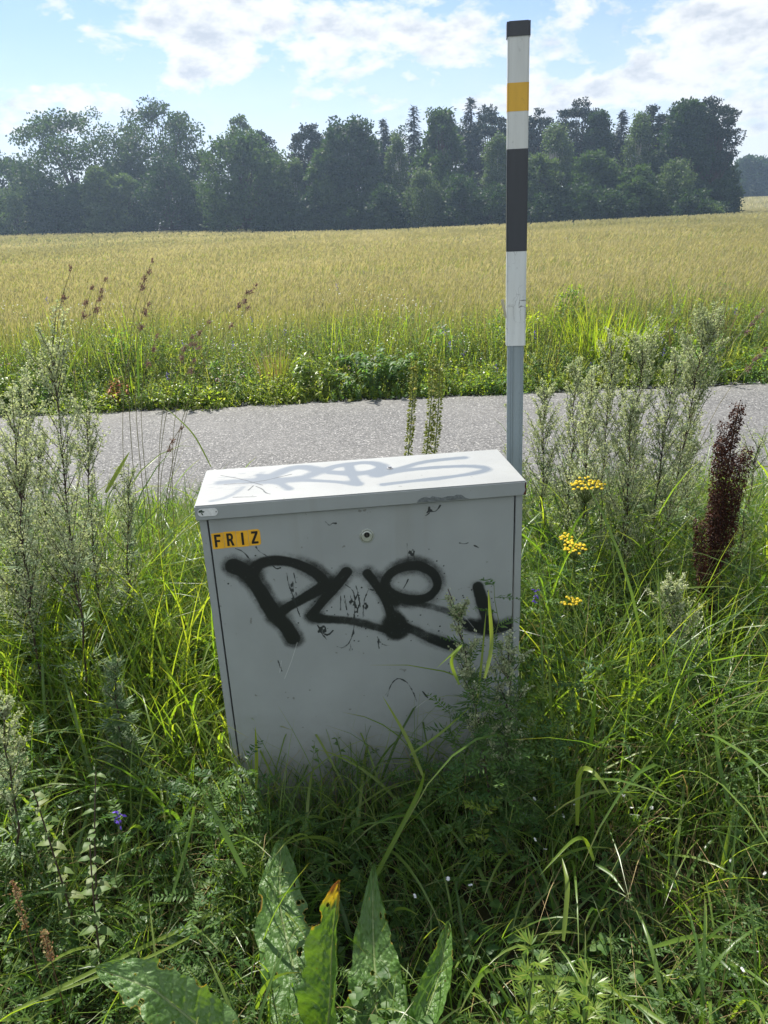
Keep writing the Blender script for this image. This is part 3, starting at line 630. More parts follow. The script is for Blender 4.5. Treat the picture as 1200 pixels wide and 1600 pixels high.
def pinnate(g, P, az, el, L_, npair, ll, lw, mat=0, curl=-.5, var=None):
    """feather leaves (vetch, tansy): many at once"""
    n = len(P); L_ = np.broadcast_to(L_, (n,)); K = npair+1; s = np.linspace(.12, 1, K)
    e = el[:, None]+curl*s[None]; ds = L_[:, None]/K; r = np.cumsum(np.cos(e)*ds, 1); z = np.cumsum(np.sin(e)*ds, 1); ca, sa = np.cos(az)[:, None], np.sin(az)[:, None]
    C = np.stack([P[:, :1]+ca*r, P[:, 1:2]+sa*r, P[:, 2:]+z], 2); T = np.stack([ca*np.cos(e), sa*np.cos(e), np.sin(e)], 2); S = np.stack([-sa+0*r, ca+0*r, 0*r], 2)
    pts = np.concatenate([P[:, None], C[:, [K//2, K-1]]], 1); tubes(g, pts, np.array([[.0009, .0007, .0003]]), 3, mat)
    var = rng.random(n) if var is None else var
    for sg in (-1, 1):
        D = (T*.55+S*sg+rng.normal(0, .28, T.shape)).reshape(-1, 3); sc_ = np.tile(np.sin(np.clip(s*.85+.12, 0, 1)*pi)**.5, n)
        leafs(g, C.reshape(-1, 3), D, T.reshape(-1, 3)+rng.normal(0, .3, (n*K, 3)), ll*sc_*rng.uniform(.7, 1.15, n*K), lw*sc_, mat, np.repeat(var, K))
def sprinkle(g, P, r, mat, k=5, flatness=.5):
    """tiny flowers: k petals each"""
    n = len(P); a = (np.arange(k)*2*pi/k)[None]+rng.uniform(0, 6, n)[:, None]; tilt = rng.normal(0, .35, (n, 2))
    D = np.stack([np.cos(a), np.sin(a), flatness*rng.random((n, k))+tilt[:, :1]*np.cos(a)+tilt[:, 1:]*np.sin(a)], 2).reshape(-1, 3); S = np.stack([-np.sin(a), np.cos(a), 0*a], 2).reshape(-1, 3)
    leafs(g, np.repeat(P, k, 0), D, S, np.repeat(np.broadcast_to(r, (n,)), k), np.repeat(np.broadcast_to(r, (n,)), k)*.75, mat, np.repeat(rng.random(n), k))

# ------------------------------------------------------------------ far verge, between asphalt and crop
VY0, VY1 = 7.1, 8.9
def vden(x, y): return np.clip(.25+1.1*vnoise(x*1.6, y*1.6, 21), 0, 1)
M['verge_grass'] = leafmat('verge_grass', [(.11, .17, .04), (.18, .23, .06), (.27, .28, .11)], .55, (1.45, 1.45, .6), .5, .3, tip=((.22, .2, .1), .7))
M['herb_blue'] = leafmat('herb_blue', [(.09, .17, .06), (.13, .22, .08), (.18, .26, .11)], .55, (1.4, 1.6, .6), .5, .35); M['herb_yellow'] = leafmat('herb_yellow', [(.15, .23, .035), (.24, .31, .05), (.33, .34, .09)], .6, (1.5, 1.5, .55), .5, .35)
mats_v = [M['verge_grass'], M['grass_bright'], M['herb'], M['herb_pale'], M['stem_green'], M['straw'], M['herb_blue'], M['herb_yellow']]
g = Geo()
def vh(x, y): return np.clip(.3+.85*sst(VY0-.05, VY0+.9, y), .2, 1.15)*(.7+.5*vnoise(x*.9, y*.9, 22))
x, y = stems_xy(17000, (-7.5, 8), (VY0, VY1), dens=vden); n = len(x)
P = np.stack([x, y, gh(x, y)], 1); blades(g, P, rng.uniform(0, 6.28, n), .62*vh(x, y)*rng.uniform(.6, 1.2, n), .006, rng.uniform(0, .4, n), rng.uniform(.2, 1.3, n), 4, 0, np.clip(vnoise(x*2, y*2, 3)*.7+.4*rng.random(n), 0, 1))
x, y = stems_xy(3500, (-7.5, 8), (VY0+.2, VY1+.2), dens=lambda x, y: vnoise(x*1.1, y*1.1, 31) > .5); n = len(x)
P = np.stack([x, y, gh(x, y)], 1); blades(g, P, rng.uniform(0, 6.28, n), .75*vh(x, y)*rng.uniform(.6, 1.2, n), .008, rng.uniform(0, .35, n), rng.uniform(.2, 1.1, n), 4, 1)
for (nn, h, nl, ll, lw, mm, fr, th) in ((4200, .45, 24, .045, .018, 1, 41, .3), (3600, .6, 28, .032, .010, 3, 51, .4), (3600, .55, 28, .034, .022, 6, 61, .35), (1000, .65, 22, .06, .016, 7, 71, .4), (1900, .22, 20, .038, .024, 7, 81, .05), (2600, .65, 28, .03, .012, 7, 91, .45)):
    x, y = stems_xy(nn, (-7.5, 8), (VY0-.03, VY1-.1), dens=lambda x, y: vnoise(x*1.3, y*1.3, fr) > th)
    leafy(g, x, y, h*vh(x, y)*rng.uniform(.7, 1.3, len(x)), nl, ll, lw, mm, 4)
x, y = stems_xy(500, (-7, 8), (VY0+.4, VY1)); n = len(x); P = np.stack([x, y, gh(x, y)], 1)
blades(g, P, rng.uniform(0, 6.28, n), .85*rng.uniform(.7, 1.1, n), .004, .1, .4, 4, 5, prof=(.8, .8, .8, .6, .3))
def mound(g, c, R, Hh, n, ll, lw, mat, kind='quad'):
    d = rnd_unit(n); d[:, 2] = np.abs(d[:, 2]); rr = rng.random((n, 1))**.35; P = c+d*rr*[R, R, Hh]; D = d*[1, 1, .3]+rnd_unit(n)*.8; leafs(g, P, D, np.cross(D, [0, 0, 1.])+rng.normal(0, .4, (n, 3)), ll*rng.uniform(.6, 1.25, n), lw*rng.uniform(.7, 1.2, n), mat, None, kind, .2)
for k in range(360):
    xx = rng.uniform(-7.2, 7.6); f = rng.random()**1.3; yy = VY0+.03+f*1.75; hh0 = .45+.9*float(vnoise(np.array([xx*1.1]), np.array([yy*1.5]), 77)[0])
    if f < .3 and rng.random() < .45: continue
    c = np.array([xx, yy, float(gh(xx, yy))]); R_ = rng.uniform(.1, .3); hh_ = rng.uniform(.18, .32)+.52*f*rng.uniform(.7, 1.1); hh_ *= hh0; st2 = rng.integers(4)
    mound(g, c, R_, hh_, int(2600*R_*(.6+hh_)), *((.034, .018), (.045, .012), (.024, .014), (.06, .02))[st2], (7, 1, 7, 6, 1, 3)[rng.integers(6)], 'leaf' if st2 in (0, 3) else 'quad')
tag(g.build('verge_weeds', mats_v), 'tangled grass and leafy weeds along the far side of the road', 'verge plants', kind='stuff')
# flowers scattered through it
g = Geo()
def vpts(n, X, Y, zl, zh, seed, th):
    x, y = stems_xy(n, X, Y, dens=lambda x, y: vnoise(x*2.2, y*2.2, seed) > th); return np.stack([x, y, gh(x, y)+vh(x, y)*rng.uniform(zl, zh, len(x))], 1)
P = vpts(900, (-6.5, 1), (VY0+.1, VY1-.2), .55, .85, 5, .55); sprinkle(g, P, .010, 0, 6, .8)
P = vpts(260, (-5, 0), (VY0+.05, VY0+.5), .45, .7, 15, .5); sprinkle(g, P, .010, 2, 7, 1.2)
for _ in range(46):      # vetch racemes
    c = vpts(1, *(((1.4, 7.5), (VY0, VY0+.75)) if rng.random() < .7 else ((-3.5, 1.4), (VY0+.1, VY0+.9))), .5, .95, 1, -1)[0]; m = 14; z = np.linspace(-.035, .035, m); P = c+np.stack([rng.normal(0, .006, m), rng.normal(0, .006, m), z], 1)
    D = rnd_unit(m)*[1, 1, .3]+[0, 0, -.5]; leafs(g, P, D, rnd_unit(m), .014, .008, 1)
tag(g.build('verge_flowers', [M['white_petal'], M['violet'], M['pink']]), 'small white, pink and violet wild flowers among the weeds beyond the road', 'wild flowers', kind='stuff')
# single plants that stand out across the road
def tuft(name, loc, n, R, Lr, Wr, leanr, curlr, mats, label, cat='grass tuft', nseg=5, group=None, straw=.06):
    g = Geo(); a = rng.uniform(0, 6.28, n); r = R*np.sqrt(rng.random(n)); P = np.stack([np.cos(a)*r, np.sin(a)*r, np.zeros(n)-.01], 1)
    az = a+rng.normal(0, .9, n); k = rng.random(n) < straw
    Lx = rng.uniform(*Lr, n)
    for mk, kk in ((0, ~k), (1, k)):
        if kk.sum(): blades(g, P[kk], az[kk], Lx[kk], rng.uniform(*Wr, kk.sum()), rng.uniform(*leanr, kk.sum()), rng.uniform(*curlr, kk.sum()), nseg, mk, fold=Wr[1] > .007, tw=rng.normal(0, .5, kk.sum()))
    o = g.build(name, mats); o.location = tuple(map(float, loc)); return tag(o, label, cat, group)
def gp(px, py, Y):      # ground point below a sighted place
    p = at(px, py, Y); return np.array([p[0], p[1], float(gh(p[0], p[1]))])
tuft('grass_tuft', gp(950, 500, 7.9), 420, .42, (.5, .85), (.007, .013), (0, .35), (.1, .9), [M['grass_bright'], M['straw']], 'bright yellow-green tuft of tall grass across the road, right of the marker pole')
tuft('grass_tuft', gp(425, 550, 7.5), 260, .12, (.35, .6), (.003, .005), (0, .35), (.1, .5), [M['straw'], M['grass_bright']], 'pale dry tuft of fine grass standing at the far road edge left of centre', straw=.4)
tuft('grass_tuft', gp(1075, 480, 8.1), 260, .45, (.6, .85), (.002, .004), (0, .25), (.1, .5), [M['seedhead'], M['straw']], 'hazy reddish tuft of fine seeding grass at the field edge on the right', straw=.5)
def bush(name, loc, R, H_, n, ll, lw, mats, label, cat, kind='leaf'):
    t = thing(name, loc, label, cat); g = Geo(); m = 26; a = rng.uniform(0, 6.28, m); r = R*np.sqrt(rng.random(m)); top = np.stack([np.cos(a)*r, np.sin(a)*r, H_*np.sqrt(np.clip(1-(r/R)**2*.7, 0, 1))*rng.uniform(.75, 1, m)], 1)
    C = np.stack([top*[.25, .25, 0], top*[.6, .6, .5], top], 1); gs = Geo(); tubes(gs, C, np.array([[.004, .003, .0015]]), 4); gs.build('stem', mats[1], t)
    s = rng.random((m, n//m))*.85+.15
    for i in range(m):
        p, T = along(np.array(bez(C[i, 0], C[i, 1], C[i, 2], 6)), s[i]); k = len(p); a2 = rng.uniform(0, 6.28, k); D = np.stack([np.cos(a2), np.sin(a2), rng.normal(.25, .35, k)], 1)
        leafs(g, p, D, np.cross(D, [0, 0, 1.]), ll*rng.uniform(.6, 1.2, k), lw*rng.uniform(.7, 1.1, k), 0, None, kind, .3)
    g.build('foliage', mats[0], t); return t
bush('leafy_weed', gp(585, 550, 7.45), .55, .5, 900, .09, .035, [M['herb_blue'], M['stem_green']], 'dark green broad-leaved weed clump across the road behind the three flower spikes', 'weed')
bush('leafy_weed', gp(485, 545, 7.4), .3, .45, 420, .10, .03, [M['grass_bright'], M['stem_green']], 'bright green long-leaved weed at the far road edge in the middle', 'weed')
bush('leafy_weed', gp(20, 590, 7.3), .35, .5, 620, .07, .035, [M['grass_bright'], M['stem_green']], 'bright green leafy weed across the road at the left edge', 'weed')
bush('clover_clump', gp(305, 610, 7.3), .5, .34, 1200, .035, .024, [M['grass_bright'], M['stem_green']], 'low yellow-green clover clump with pale flower heads across the road', 'clover')
bush('red_leaved_dock', gp(183, 605, 7.25), .14, .34, 150, .07, .018, [M['red_leaf'], M['stem_brown']], 'small weed with red and orange leaves across the road on the left', 'weed')
bush('leafy_weed', gp(870, 585, 7.5), .5, .4, 1500, .04, .012, [M['herb_blue'], M['stem_green']], 'low dark green vetch mound across the road right behind the marker pole', 'weed')
bush('leafy_weed', gp(1060, 570, 7.5), .7, .5, 2200, .04, .012, [M['herb_blue'], M['stem_green']], 'dark green vetch mound with violet flowers at the far road edge on the right', 'weed')

# ------------------------------------------------------------------ near verge: grass and ground cover round the cabinet
def free(x, y, m=.0):
    lx, ly = (x-CO[0])*cos(CY)+(y-CO[1])*sin(CY), -(x-CO[0])*sin(CY)+(y-CO[1])*cos(CY)
    return ~((np.abs(lx) < .395+m) & (ly > .005-m) & (ly < .28+m)) & ~((np.abs(x-.397) < .05) & (np.abs(y-2.2) < .05))
def zone(n, y0=.35, y1=4.1, wf=.62, w0=1.6, dens=None):
    n = int(n*1.5)
    y = np.sqrt(rng.uniform(y0**2, y1**2, n)); x = rng.uniform(-1, 1, n)*(w0+wf*y); k = free(x, y, .006)
    if dens is not None: k &= rng.random(n) < dens(x, y)
    return x[k], y[k]
# how tall growth is from place to place: low before the cabinet, high beside and behind it
def tall(x, y):
    side = sst(.38, .7, np.abs(x+.04))
    h = .20+.16*sst(1.3, 1.75, y)*side+.22*side*sst(1.8, 2.4, y)
    front = (1-side)*(1-sst(1.72, 1.9, y)); h = h*(1-.25*front)+.10*front*sst(1.3, 1.6, y)+.22*sst(.12, .42, x)*sst(1.35, 1.6, y)*(1-sst(1.85, 2.0, y))*(1-sst(.7, 1.1, x))
    h = h+.25*(1-side)*sst(2.05, 2.2, y)*(1-sst(2.3, 3.4, y))
    h = h*(1-.68*sst(2.45, 3.7, y))*(.75+.5*vnoise(x*2.5, y*2.5, 12))
    return h
mats_l = [M['grass'], M['grass_bright'], M['straw'], M['stem_green']]
g = Geo()
# tussocks: blades fan out of shared centres
cx, cy_ = zone(5200); m = rng.integers(5, 14, len(cx)); X = np.repeat(cx, m); Y = np.repeat(cy_, m); n = len(X); aa = np.repeat(rng.uniform(0, 6.28, len(cx)), m)
X = X+rng.normal(0, .018, n); Y = Y+rng.normal(0, .018, n); k = free(X, Y, .004); X, Y, aa = X[k], Y[k], aa[k]; n = len(X)
P = np.stack([X, Y, gh(X, Y)-.005], 1); T_ = tall(X, Y)
blades(g, P, aa+rng.normal(0, 1.1, n), T_*rng.uniform(.6, 1.55, n)+.03, rng.uniform(.002, .0045, n), rng.uniform(0, .5, n), rng.uniform(.3, 2.0, n), 6, 0, None, tw=rng.normal(0, .7, n))
# broad couch-grass leaves, arching over
x, y = zone(5200); n = len(x); P = np.stack([x, y, gh(x, y)+.3*tall(x, y)*rng.random(n)], 1); br = vnoise(x*2, y*2, 14)
for mk, kk in ((0, br < .62), (1, br >= .62)):
    q = kk.sum(); blades(g, P[kk], rng.uniform(0, 6.28, q), tall(x, y)[kk]*rng.uniform(.8, 1.7, q)+.06, rng.uniform(.005, .0095, q), rng.uniform(.05, .6, q), rng.uniform(.6, 2.4, q), 8, mk, fold=True, tw=rng.normal(0, .8, q), prof=(.6, .9, 1, .95, .8, .5, .04))
# tall, bright, upright grass left of and behind the cabinet
x, y = zone(8000, 1.8, 3.3, dens=lambda x, y: ((np.abs(x+.85) < .38) | (vnoise(x*1.7, y*1.7, 17) > .6))*1.); n = len(x); P = np.stack([x, y, gh(x, y)], 1)
blades(g, P, rng.uniform(0, 6.28, n), rng.uniform(.35, .75, n)*(1-.6*sst(2.4, 3.3, y)), rng.uniform(.004, .009, n), rng.uniform(0, .3, n), rng.uniform(.2, 1.6, n), 7, 1, fold=True, tw=rng.normal(0, .7, n))
# dry straws
x, y = zone(8500); n = len(x); P = np.stack([x, y, gh(x, y)], 1)
blades(g, P, rng.uniform(0, 6.28, n), tall(x, y)*rng.uniform(.7, 1.5, n), rng.uniform(.0015, .003, n), rng.uniform(.2, 1.2, n), rng.uniform(.1, 1.2, n), 4, 2)
tag(g.build('grass', mats_l), 'long tangled green grass growing round the cabinet and beside the road', 'grass', kind='stuff')
# ground cover of vetch, clover and bedstraw
g = Geo()
x, y = zone(2600, .5, 3.2, dens=lambda x, y: np.clip(1.6*vnoise(x*2.1, y*2.1, 18)-.2, 0, 1)); n = len(x)
for rep in range(4):
    P = np.stack([x+rng.normal(0, .03, n), y+rng.normal(0, .03, n), gh(x, y)+tall(x, y)*rng.uniform(.2, .85, n)], 1)
    k = free(P[:, 0], P[:, 1], .02); q = k.sum(); pinnate(g, P[k], rng.uniform(0, 6.28, q), rng.uniform(-.1, .8, q), rng.uniform(.05, .1, q), 9, .014, .0045, 0, -.6)
x, y = zone(5200, .5, 3.0, dens=lambda x, y: vnoise(x*2.6, y*2.6, 28) > .4); n = len(x); P = np.stack([x, y, gh(x, y)+rng.uniform(.02, .12, n)], 1)
for j in range(3):
    a = rng.uniform(0, 6.28, n)*0+np.arange(n)*1.7+j*2.09; D = np.stack([np.cos(a), np.sin(a), rng.normal(.15, .2, n)], 1); leafs(g, P, D, np.cross(D, [0, 0, 1.]), .019, .017, 0, None, 'leaf', .1)
x, y = zone(4200, .5, 3.4, dens=lambda x, y: vnoise(x*1.9, y*1.9, 38) > .42); leafy(g, x, y, tall(x, y)*rng.uniform(.5, 1.0, len(x)), 30, .016, .0035, 1, 2, lean=.7)
x, y = zone(1200, .5, 3.6, dens=lambda x, y: vnoise(x*1.5, y*1.5, 48) > .45); leafy(g, x, y, tall(x, y)*rng.uniform(.6, 1.2, len(x)), 22, .035, .013, 0, 2, 'leaf', lean=.5)
tag(g.build('ground_cover', [M['herb'], M['herb_pale'], M['stem_green']]), 'low vetch, clover and bedstraw leaves mixed through the grass round the cabinet', 'ground cover', kind='stuff')

# ------------------------------------------------------------------ single plants of the near verge
def mugwort(base, tip, label, wide=.16, nbr=34, leafy_=1., buds=1., bend=.3, tone=None, group='mugwort plants round the cabinet', first=.3):
    """upright branched stem with tiny grey flower buds and narrow lobed leaves"""
    base = np.asarray(base, float); t = thing('mugwort_plant', base, label, 'mugwort', group)
    A = np.zeros(3); Cc = np.asarray(tip, float)-base; h = Cc[2]; B = np.array([Cc[0]*bend, Cc[1]*bend, h*.55]); main = bez(A, B, Cc, 14)
    main[1:-1] += rng.normal(0, .004, (12, 3)); gs = Geo(); tubes(gs, main[None], np.linspace(.0042, .0012, 14)[None], 5)
    s = np.sort(first+(1-first)*rng.random(nbr)**.85*.97); p, T = along(main, s); a = np.cumsum(rng.uniform(1.9, 2.9, nbr)); Lb = wide*np.clip(1.25-1.0*s+.12, .12, 1)*rng.uniform(.55, 1.25, nbr)*1.6
    el = rng.uniform(.75, 1.15, nbr); D = np.stack([np.cos(a)*np.cos(el), np.sin(a)*np.cos(el), np.sin(el)], 1); D = nrm(D+T*.25)
    E1 = p+D*Lb[:, None]*.6; E2 = p+D*Lb[:, None]+np.array([0, 0, 1.])*Lb[:, None]*.12
    br = np.stack([p*(1-k)**2+2*k*(1-k)*E1+k*k*E2 for k in np.linspace(0, 1, 6)], 1); tubes(gs, br, np.linspace(.0016, .0006, 6)[None], 3); gs.build('stem', M['stem_red'], t)
    # second order twigs
    nt_ = 7; ts = rng.uniform(.2, .95, (nbr, nt_)); gb = Geo(); gl = Geo(); tw = []
    for i in range(nbr):
        q, Tq = along(br[i], ts[i]); aa = rng.uniform(0, 6.28, nt_); dd = nrm(Tq+.9*np.stack([np.cos(aa), np.sin(aa), rng.normal(.2, .2, nt_)], 1)); l = Lb[i]*.34*rng.uniform(.5, 1.1, nt_); tw.append(np.stack([q, q+dd*l[:, None]*.5, q+dd*l[:, None]], 1))
    tw = np.concatenate(tw); tubes(gb, tw, np.array([[.0008, .0006, .0004]]), 3, 0)
    axes = [br[i] for i in range(nbr)]+[main[9:]]
    def put(ax, n, jit):
        s_ = rng.random(n)*.85+.15; q, Tq = along(ax, s_); return q+rng.normal(0, jit, (n, 3))
    Q = np.concatenate([put(ax, int(30*buds), .003) for ax in axes]+[(tw[:, 0][:, None]*(1-k)+tw[:, 2][:, None]*k).reshape(-1, 3)+rng.normal(0, .0022, (len(tw), 3)) for k in np.linspace(.12, 1, int(12*buds))])
    n = len(Q); D2 = rnd_unit(n)+[0, 0, .5]; v = np.clip(rng.random(n)*.8+.2*(rng.random()), 0, 1)
    leafs(gb, Q, D2, rnd_unit(n), (.0068+.0012*(h > .9))*rng.uniform(.6, 1.3, n), .0052, 0, v); gb.build('flower_buds', M['mugwort_bud'], t)
    # narrow leaves among the flowers, larger cut leaves lower down
    nl = int(260*leafy_); s_ = rng.random(nl); ii = rng.integers(0, nbr, nl); q = np.array([along(br[i], np.array([k]))[0][0] for i, k in zip(ii, s_*.8)]); aa = rng.uniform(0, 6.28, nl); dd = np.stack([np.cos(aa), np.sin(aa), rng.normal(.4, .4, nl)], 1)
    leafs(gl, q, dd, np.cross(dd, [0, 0, 1.])+rng.normal(0, .2, (nl, 3)), rng.uniform(.015, .035, nl), rng.uniform(.002, .004, nl), 0)
    nb = int(38*leafy_); sb = rng.uniform(.05, .75, nb); q, _ = along(main, sb); aa = rng.uniform(0, 6.28, nb); ll = .085*(1.15-.9*sb)
    for j in range(-3, 4):       # cut leaf = seven narrow lobes
        off = q+np.stack([np.cos(aa), np.sin(aa), .35+0*aa], 1)*ll[:, None]*(.2+.13*(3-abs(j))); a3 = aa+j*.33; d3 = np.stack([np.cos(a3), np.sin(a3), .3-.1*abs(j)+0*a3], 1)
        leafs(gl, off, d3, np.cross(d3, [0, 0, 1.]), ll*(1-.17*abs(j))*.8, .0065, 0)
    d0 = np.stack([np.cos(aa), np.sin(aa), .35+0*aa], 1); tubes(gl, np.stack([q, q+d0*ll[:, None]*.3, q+d0*ll[:, None]*.6], 1), np.array([[.0012, .001, .0006]]), 3, 0)
    gl.build('leaves', M['mugwort_leaf'], t); return t
def mw(bx, by, Yb, tx, ty, Yt, label, **k):
    k['nbr'] = int(k.get('nbr', 34)*1.3); k['buds'] = k.get('buds', 1.)*.8
    b = at(bx, by, Yb); mugwort([b[0], b[1], float(gh(b[0], b[1]))-.01], at(tx, ty, Yt), label, **k)
# left group
mw(135, 1100, 1.95, 82, 520, 2.02, 'tallest grey-green mugwort on the left with a thick dark stem', wide=.14, nbr=46, first=.35)
mw(60, 1080, 2.0, 20, 640, 2.0, 'mugwort with dark leaning stem at the very left edge', wide=.13, nbr=36)
mw(150, 1000, 2.25, 135, 640, 2.35, 'slender mugwort just right of the tallest left one', wide=.12, nbr=34)
mw(90, 1000, 2.4, 60, 700, 2.5, 'mugwort with pinkish buds behind the tallest left one', wide=.15, nbr=40)
mw(190, 1000, 2.3, 205, 745, 2.3, 'short leafy mugwort beside the bright grass left of the cabinet', wide=.11, nbr=26, leafy_=1.4)
mw(40, 1000, 2.3, 8, 760, 2.2, 'low bushy mugwort at the left edge beneath the leaning stem', wide=.15, nbr=34, leafy_=1.4)
#mw(130, 1180, 1.7, 70, 960, 1.6, 'low mugwort sprays in front of the tall left stem', wide=.11, nbr=24, buds=1.3)
mw(15, 1290, 1.5, 2, 1110, 1.42, 'small pale mugwort spray low at the left edge', wide=.08, nbr=18, buds=1.3)
mw(180, 1150, 1.75, 180, 1040, 1.75, 'young silvery feather-leaved mugwort low on the left', wide=.08, nbr=8, leafy_=2.4, buds=.3)
# right group behind the cabinet
mw(850, 900, 2.7, 850, 610, 2.75, 'mugwort immediately right of the marker pole', wide=.12, nbr=36)
mw(880, 900, 2.65, 900, 575, 2.7, 'second mugwort from the marker pole with upright stem', wide=.12, nbr=38)
mw(930, 920, 2.65, 955, 545, 2.75, 'mugwort behind the tall yellow tansy flowers', wide=.13, nbr=40)
mw(960, 930, 2.6, 1012, 520, 2.7, 'tall mugwort in the middle of the right-hand group', wide=.14, nbr=46)
mw(1000, 930, 2.5, 1060, 560, 2.55, 'mugwort leaning right with a dark red stem', wide=.13, nbr=42)
mw(1020, 930, 2.6, 1108, 500, 2.65, 'tallest pale mugwort leaning right at the end of the right-hand group', wide=.15, nbr=52, buds=1.25)
mw(1060, 960, 2.7, 1080, 640, 2.8, 'short mugwort behind the brown dock stalk', wide=.11, nbr=30)
mw(825, 880, 2.8, 795, 625, 2.85, 'thin mugwort half hidden behind the marker pole', wide=.08, nbr=24)
mw(1120, 1050, 2.4, 1188, 690, 2.6, 'loose leafy mugwort at the right edge beyond the dock stalk', wide=.13, nbr=22, buds=.35, leafy_=1.6)
mw(1080, 1150, 1.95, 1040, 920, 1.95, 'low flowering mugwort in front of the dock stalk foot', wide=.1, nbr=26, buds=1.3)
mw(905, 930, 2.45, 925, 600, 2.5, 'bushy mugwort filling the gap left of the tall tansy stem', wide=.13, nbr=40)
mw(975, 960, 2.4, 985, 640, 2.4, 'nearest mugwort of the right-hand group, right of the tansy', wide=.13, nbr=38)
mw(30, 1050, 2.15, 45, 600, 2.3, 'pale mugwort between the edge plant and the tallest left one', wide=.14, nbr=40)
mw(780, 1230, 1.55, 700, 920, 1.64, 'small mugwort with pale buds leaning across the cabinet door', wide=.075, nbr=20, leafy_=.8, buds=1.1)
mw(800, 1200, 1.58, 790, 1000, 1.6, 'short mugwort sprig before the lower right corner of the cabinet door', wide=.08, nbr=18, leafy_=1.)

# brown seeded dock
def dock_stalk():
    b = at(1105, 1010, 2.2); b[2] = float(gh(b[0], b[1])); t = thing('dock_seed_stalk', b, 'dark reddish-brown dried dock stalk packed with seeds, leaning right beside the road', 'dock')
    ax = [(np.array([0, 0, 0]), at(1110, 860, 2.2)-b, at(1155, 632, 2.2)-b, .0052, 1.), ]
    def br(p0, p1, p2): return (at(*p0)-b, at(*p1)-b, at(*p2)-b)
    main = bez(ax[0][0], ax[0][1], ax[0][2], 18); curves = [main[5:]]
    curves += [bez(*br((1106, 930, 2.2), (1088, 880, 2.17), (1094, 812, 2.17)), 8), bez(*br((1112, 900, 2.2), (1105, 840, 2.22), (1118, 770, 2.22)), 8), bez(*br((1118, 870, 2.2), (1112, 790, 2.18), (1128, 680, 2.18)), 9),
               bez(*br((1124, 850, 2.2), (1120, 770, 2.2), (1133, 660, 2.2)), 9), bez(*br((1122, 850, 2.2), (1150, 800, 2.2), (1168, 700, 2.2)), 9), bez(*br((1120, 880, 2.2), (1145, 850, 2.18), (1150, 760, 2.18)), 8),
               bez(*br((1128, 820, 2.2), (1140, 770, 2.22), (1155, 710, 2.22)), 8), bez(*br((1108, 980, 2.2), (1098, 930, 2.2), (1100, 880, 2.2)), 6)]
    gs = Geo(); tubes(gs, main[None], np.linspace(.006, .002, 18)[None], 6)
    for c in curves[1:]: tubes(gs, c[None], np.linspace(.0025, .001, len(c))[None], 4)
    gs.build('stem', M['stem_brown'], t); g = Geo()
    for j, c in enumerate(curves):
        ln = np.linalg.norm(c[-1]-c[0]); nw = int(ln/.0085); s = (np.arange(nw)+.5)/nw; p, T = along(c, s)
        for i in range(nw):      # whorls of hanging winged seeds, ragged along the axis
            if rng.random() < (.05 if j else .0)+.12*(s[i] < .12): continue
            m = 52; r = (.024*(1-.35*s[i]))*(.75+.6*vnoise(np.array([i*.35+j*5]), np.array([j*3.3]), 2)[0])*rng.uniform(.65, 1.25); a = rng.uniform(0, 6.28, m); e = rng.normal(0, .55, m); d = np.stack([np.cos(a)*np.cos(e), np.sin(a)*np.cos(e), np.sin(e)], 1)
            q = p[i]+d*(r*rng.random(m)**.4)[:, None]; leafs(g, q, d*[1, 1, .3]+[0, 0, -.6], rnd_unit(m), rng.uniform(.0045, .0075, m), rng.uniform(.004, .006, m), 0)
    g.build('seed_clusters', M['dock_seed'], t)
dock_stalk()

# tansy
def tansy(fx, fy, Y, label, size=.05, nb=26, dz=.62):
    nb = int(nb*1.5); size *= 1.1
    top = at(fx, fy, Y); b = np.array([top[0]+.03, top[1]+.03, float(gh(top[0], top[1]))]); t = thing('tansy_plant', b, label, 'tansy', 'tansy plants right of the cabinet'); c = top-b
    main = bez(np.zeros(3), c*[0, 0, .6], c-[0, 0, size*1.3], 10); gs = Geo(); tubes(gs, main[None], np.linspace(.0028, .0018, 10)[None], 5)
    a = np.arange(nb)*2.4; r = size*np.sqrt((np.arange(nb)+.5)/nb); H_ = np.stack([c[0]+np.cos(a)*r, c[1]+np.sin(a)*r*.9, c[2]-.25*r+rng.normal(0, .005, nb)], 1)
    st_ = main[-1]*np.ones((nb, 1)); mid = st_*.45+H_*.55-[0, 0, .006]; tubes(gs, np.stack([st_, mid, H_], 1), np.array([[.0012, .0009, .0008]]), 3); gs.build('stem', M['stem_green'], t)
    g = Geo(); domes(g, H_, rng.uniform(.005, .0064, nb), .62); g.build('flower_heads', M['yellow'], t, True)
    gl = Geo(); n = 16; s = rng.uniform(.25, .92, n); p, _ = along(main, s); pinnate(gl, p, rng.uniform(0, 6.28, n), rng.uniform(.3, .8, n), rng.uniform(.07, .13, n), 10, .022, .006, 0, -.7); gl.build('leaves', M['herb'], t); return t
tansy(918, 752, 2.35, 'tansy with the largest flat yellow flower cluster right of the pole', .052, 34)
tansy(898, 852, 2.2, 'tansy with two-tiered yellow flowers below the largest one', .034, 20); tansy(886, 838, 2.28, 'small tansy cluster touching the two-tiered one on its left', .022, 9)
tansy(893, 938, 2.1, 'lowest tansy with few yellow heads deep in the grass', .028, 12)

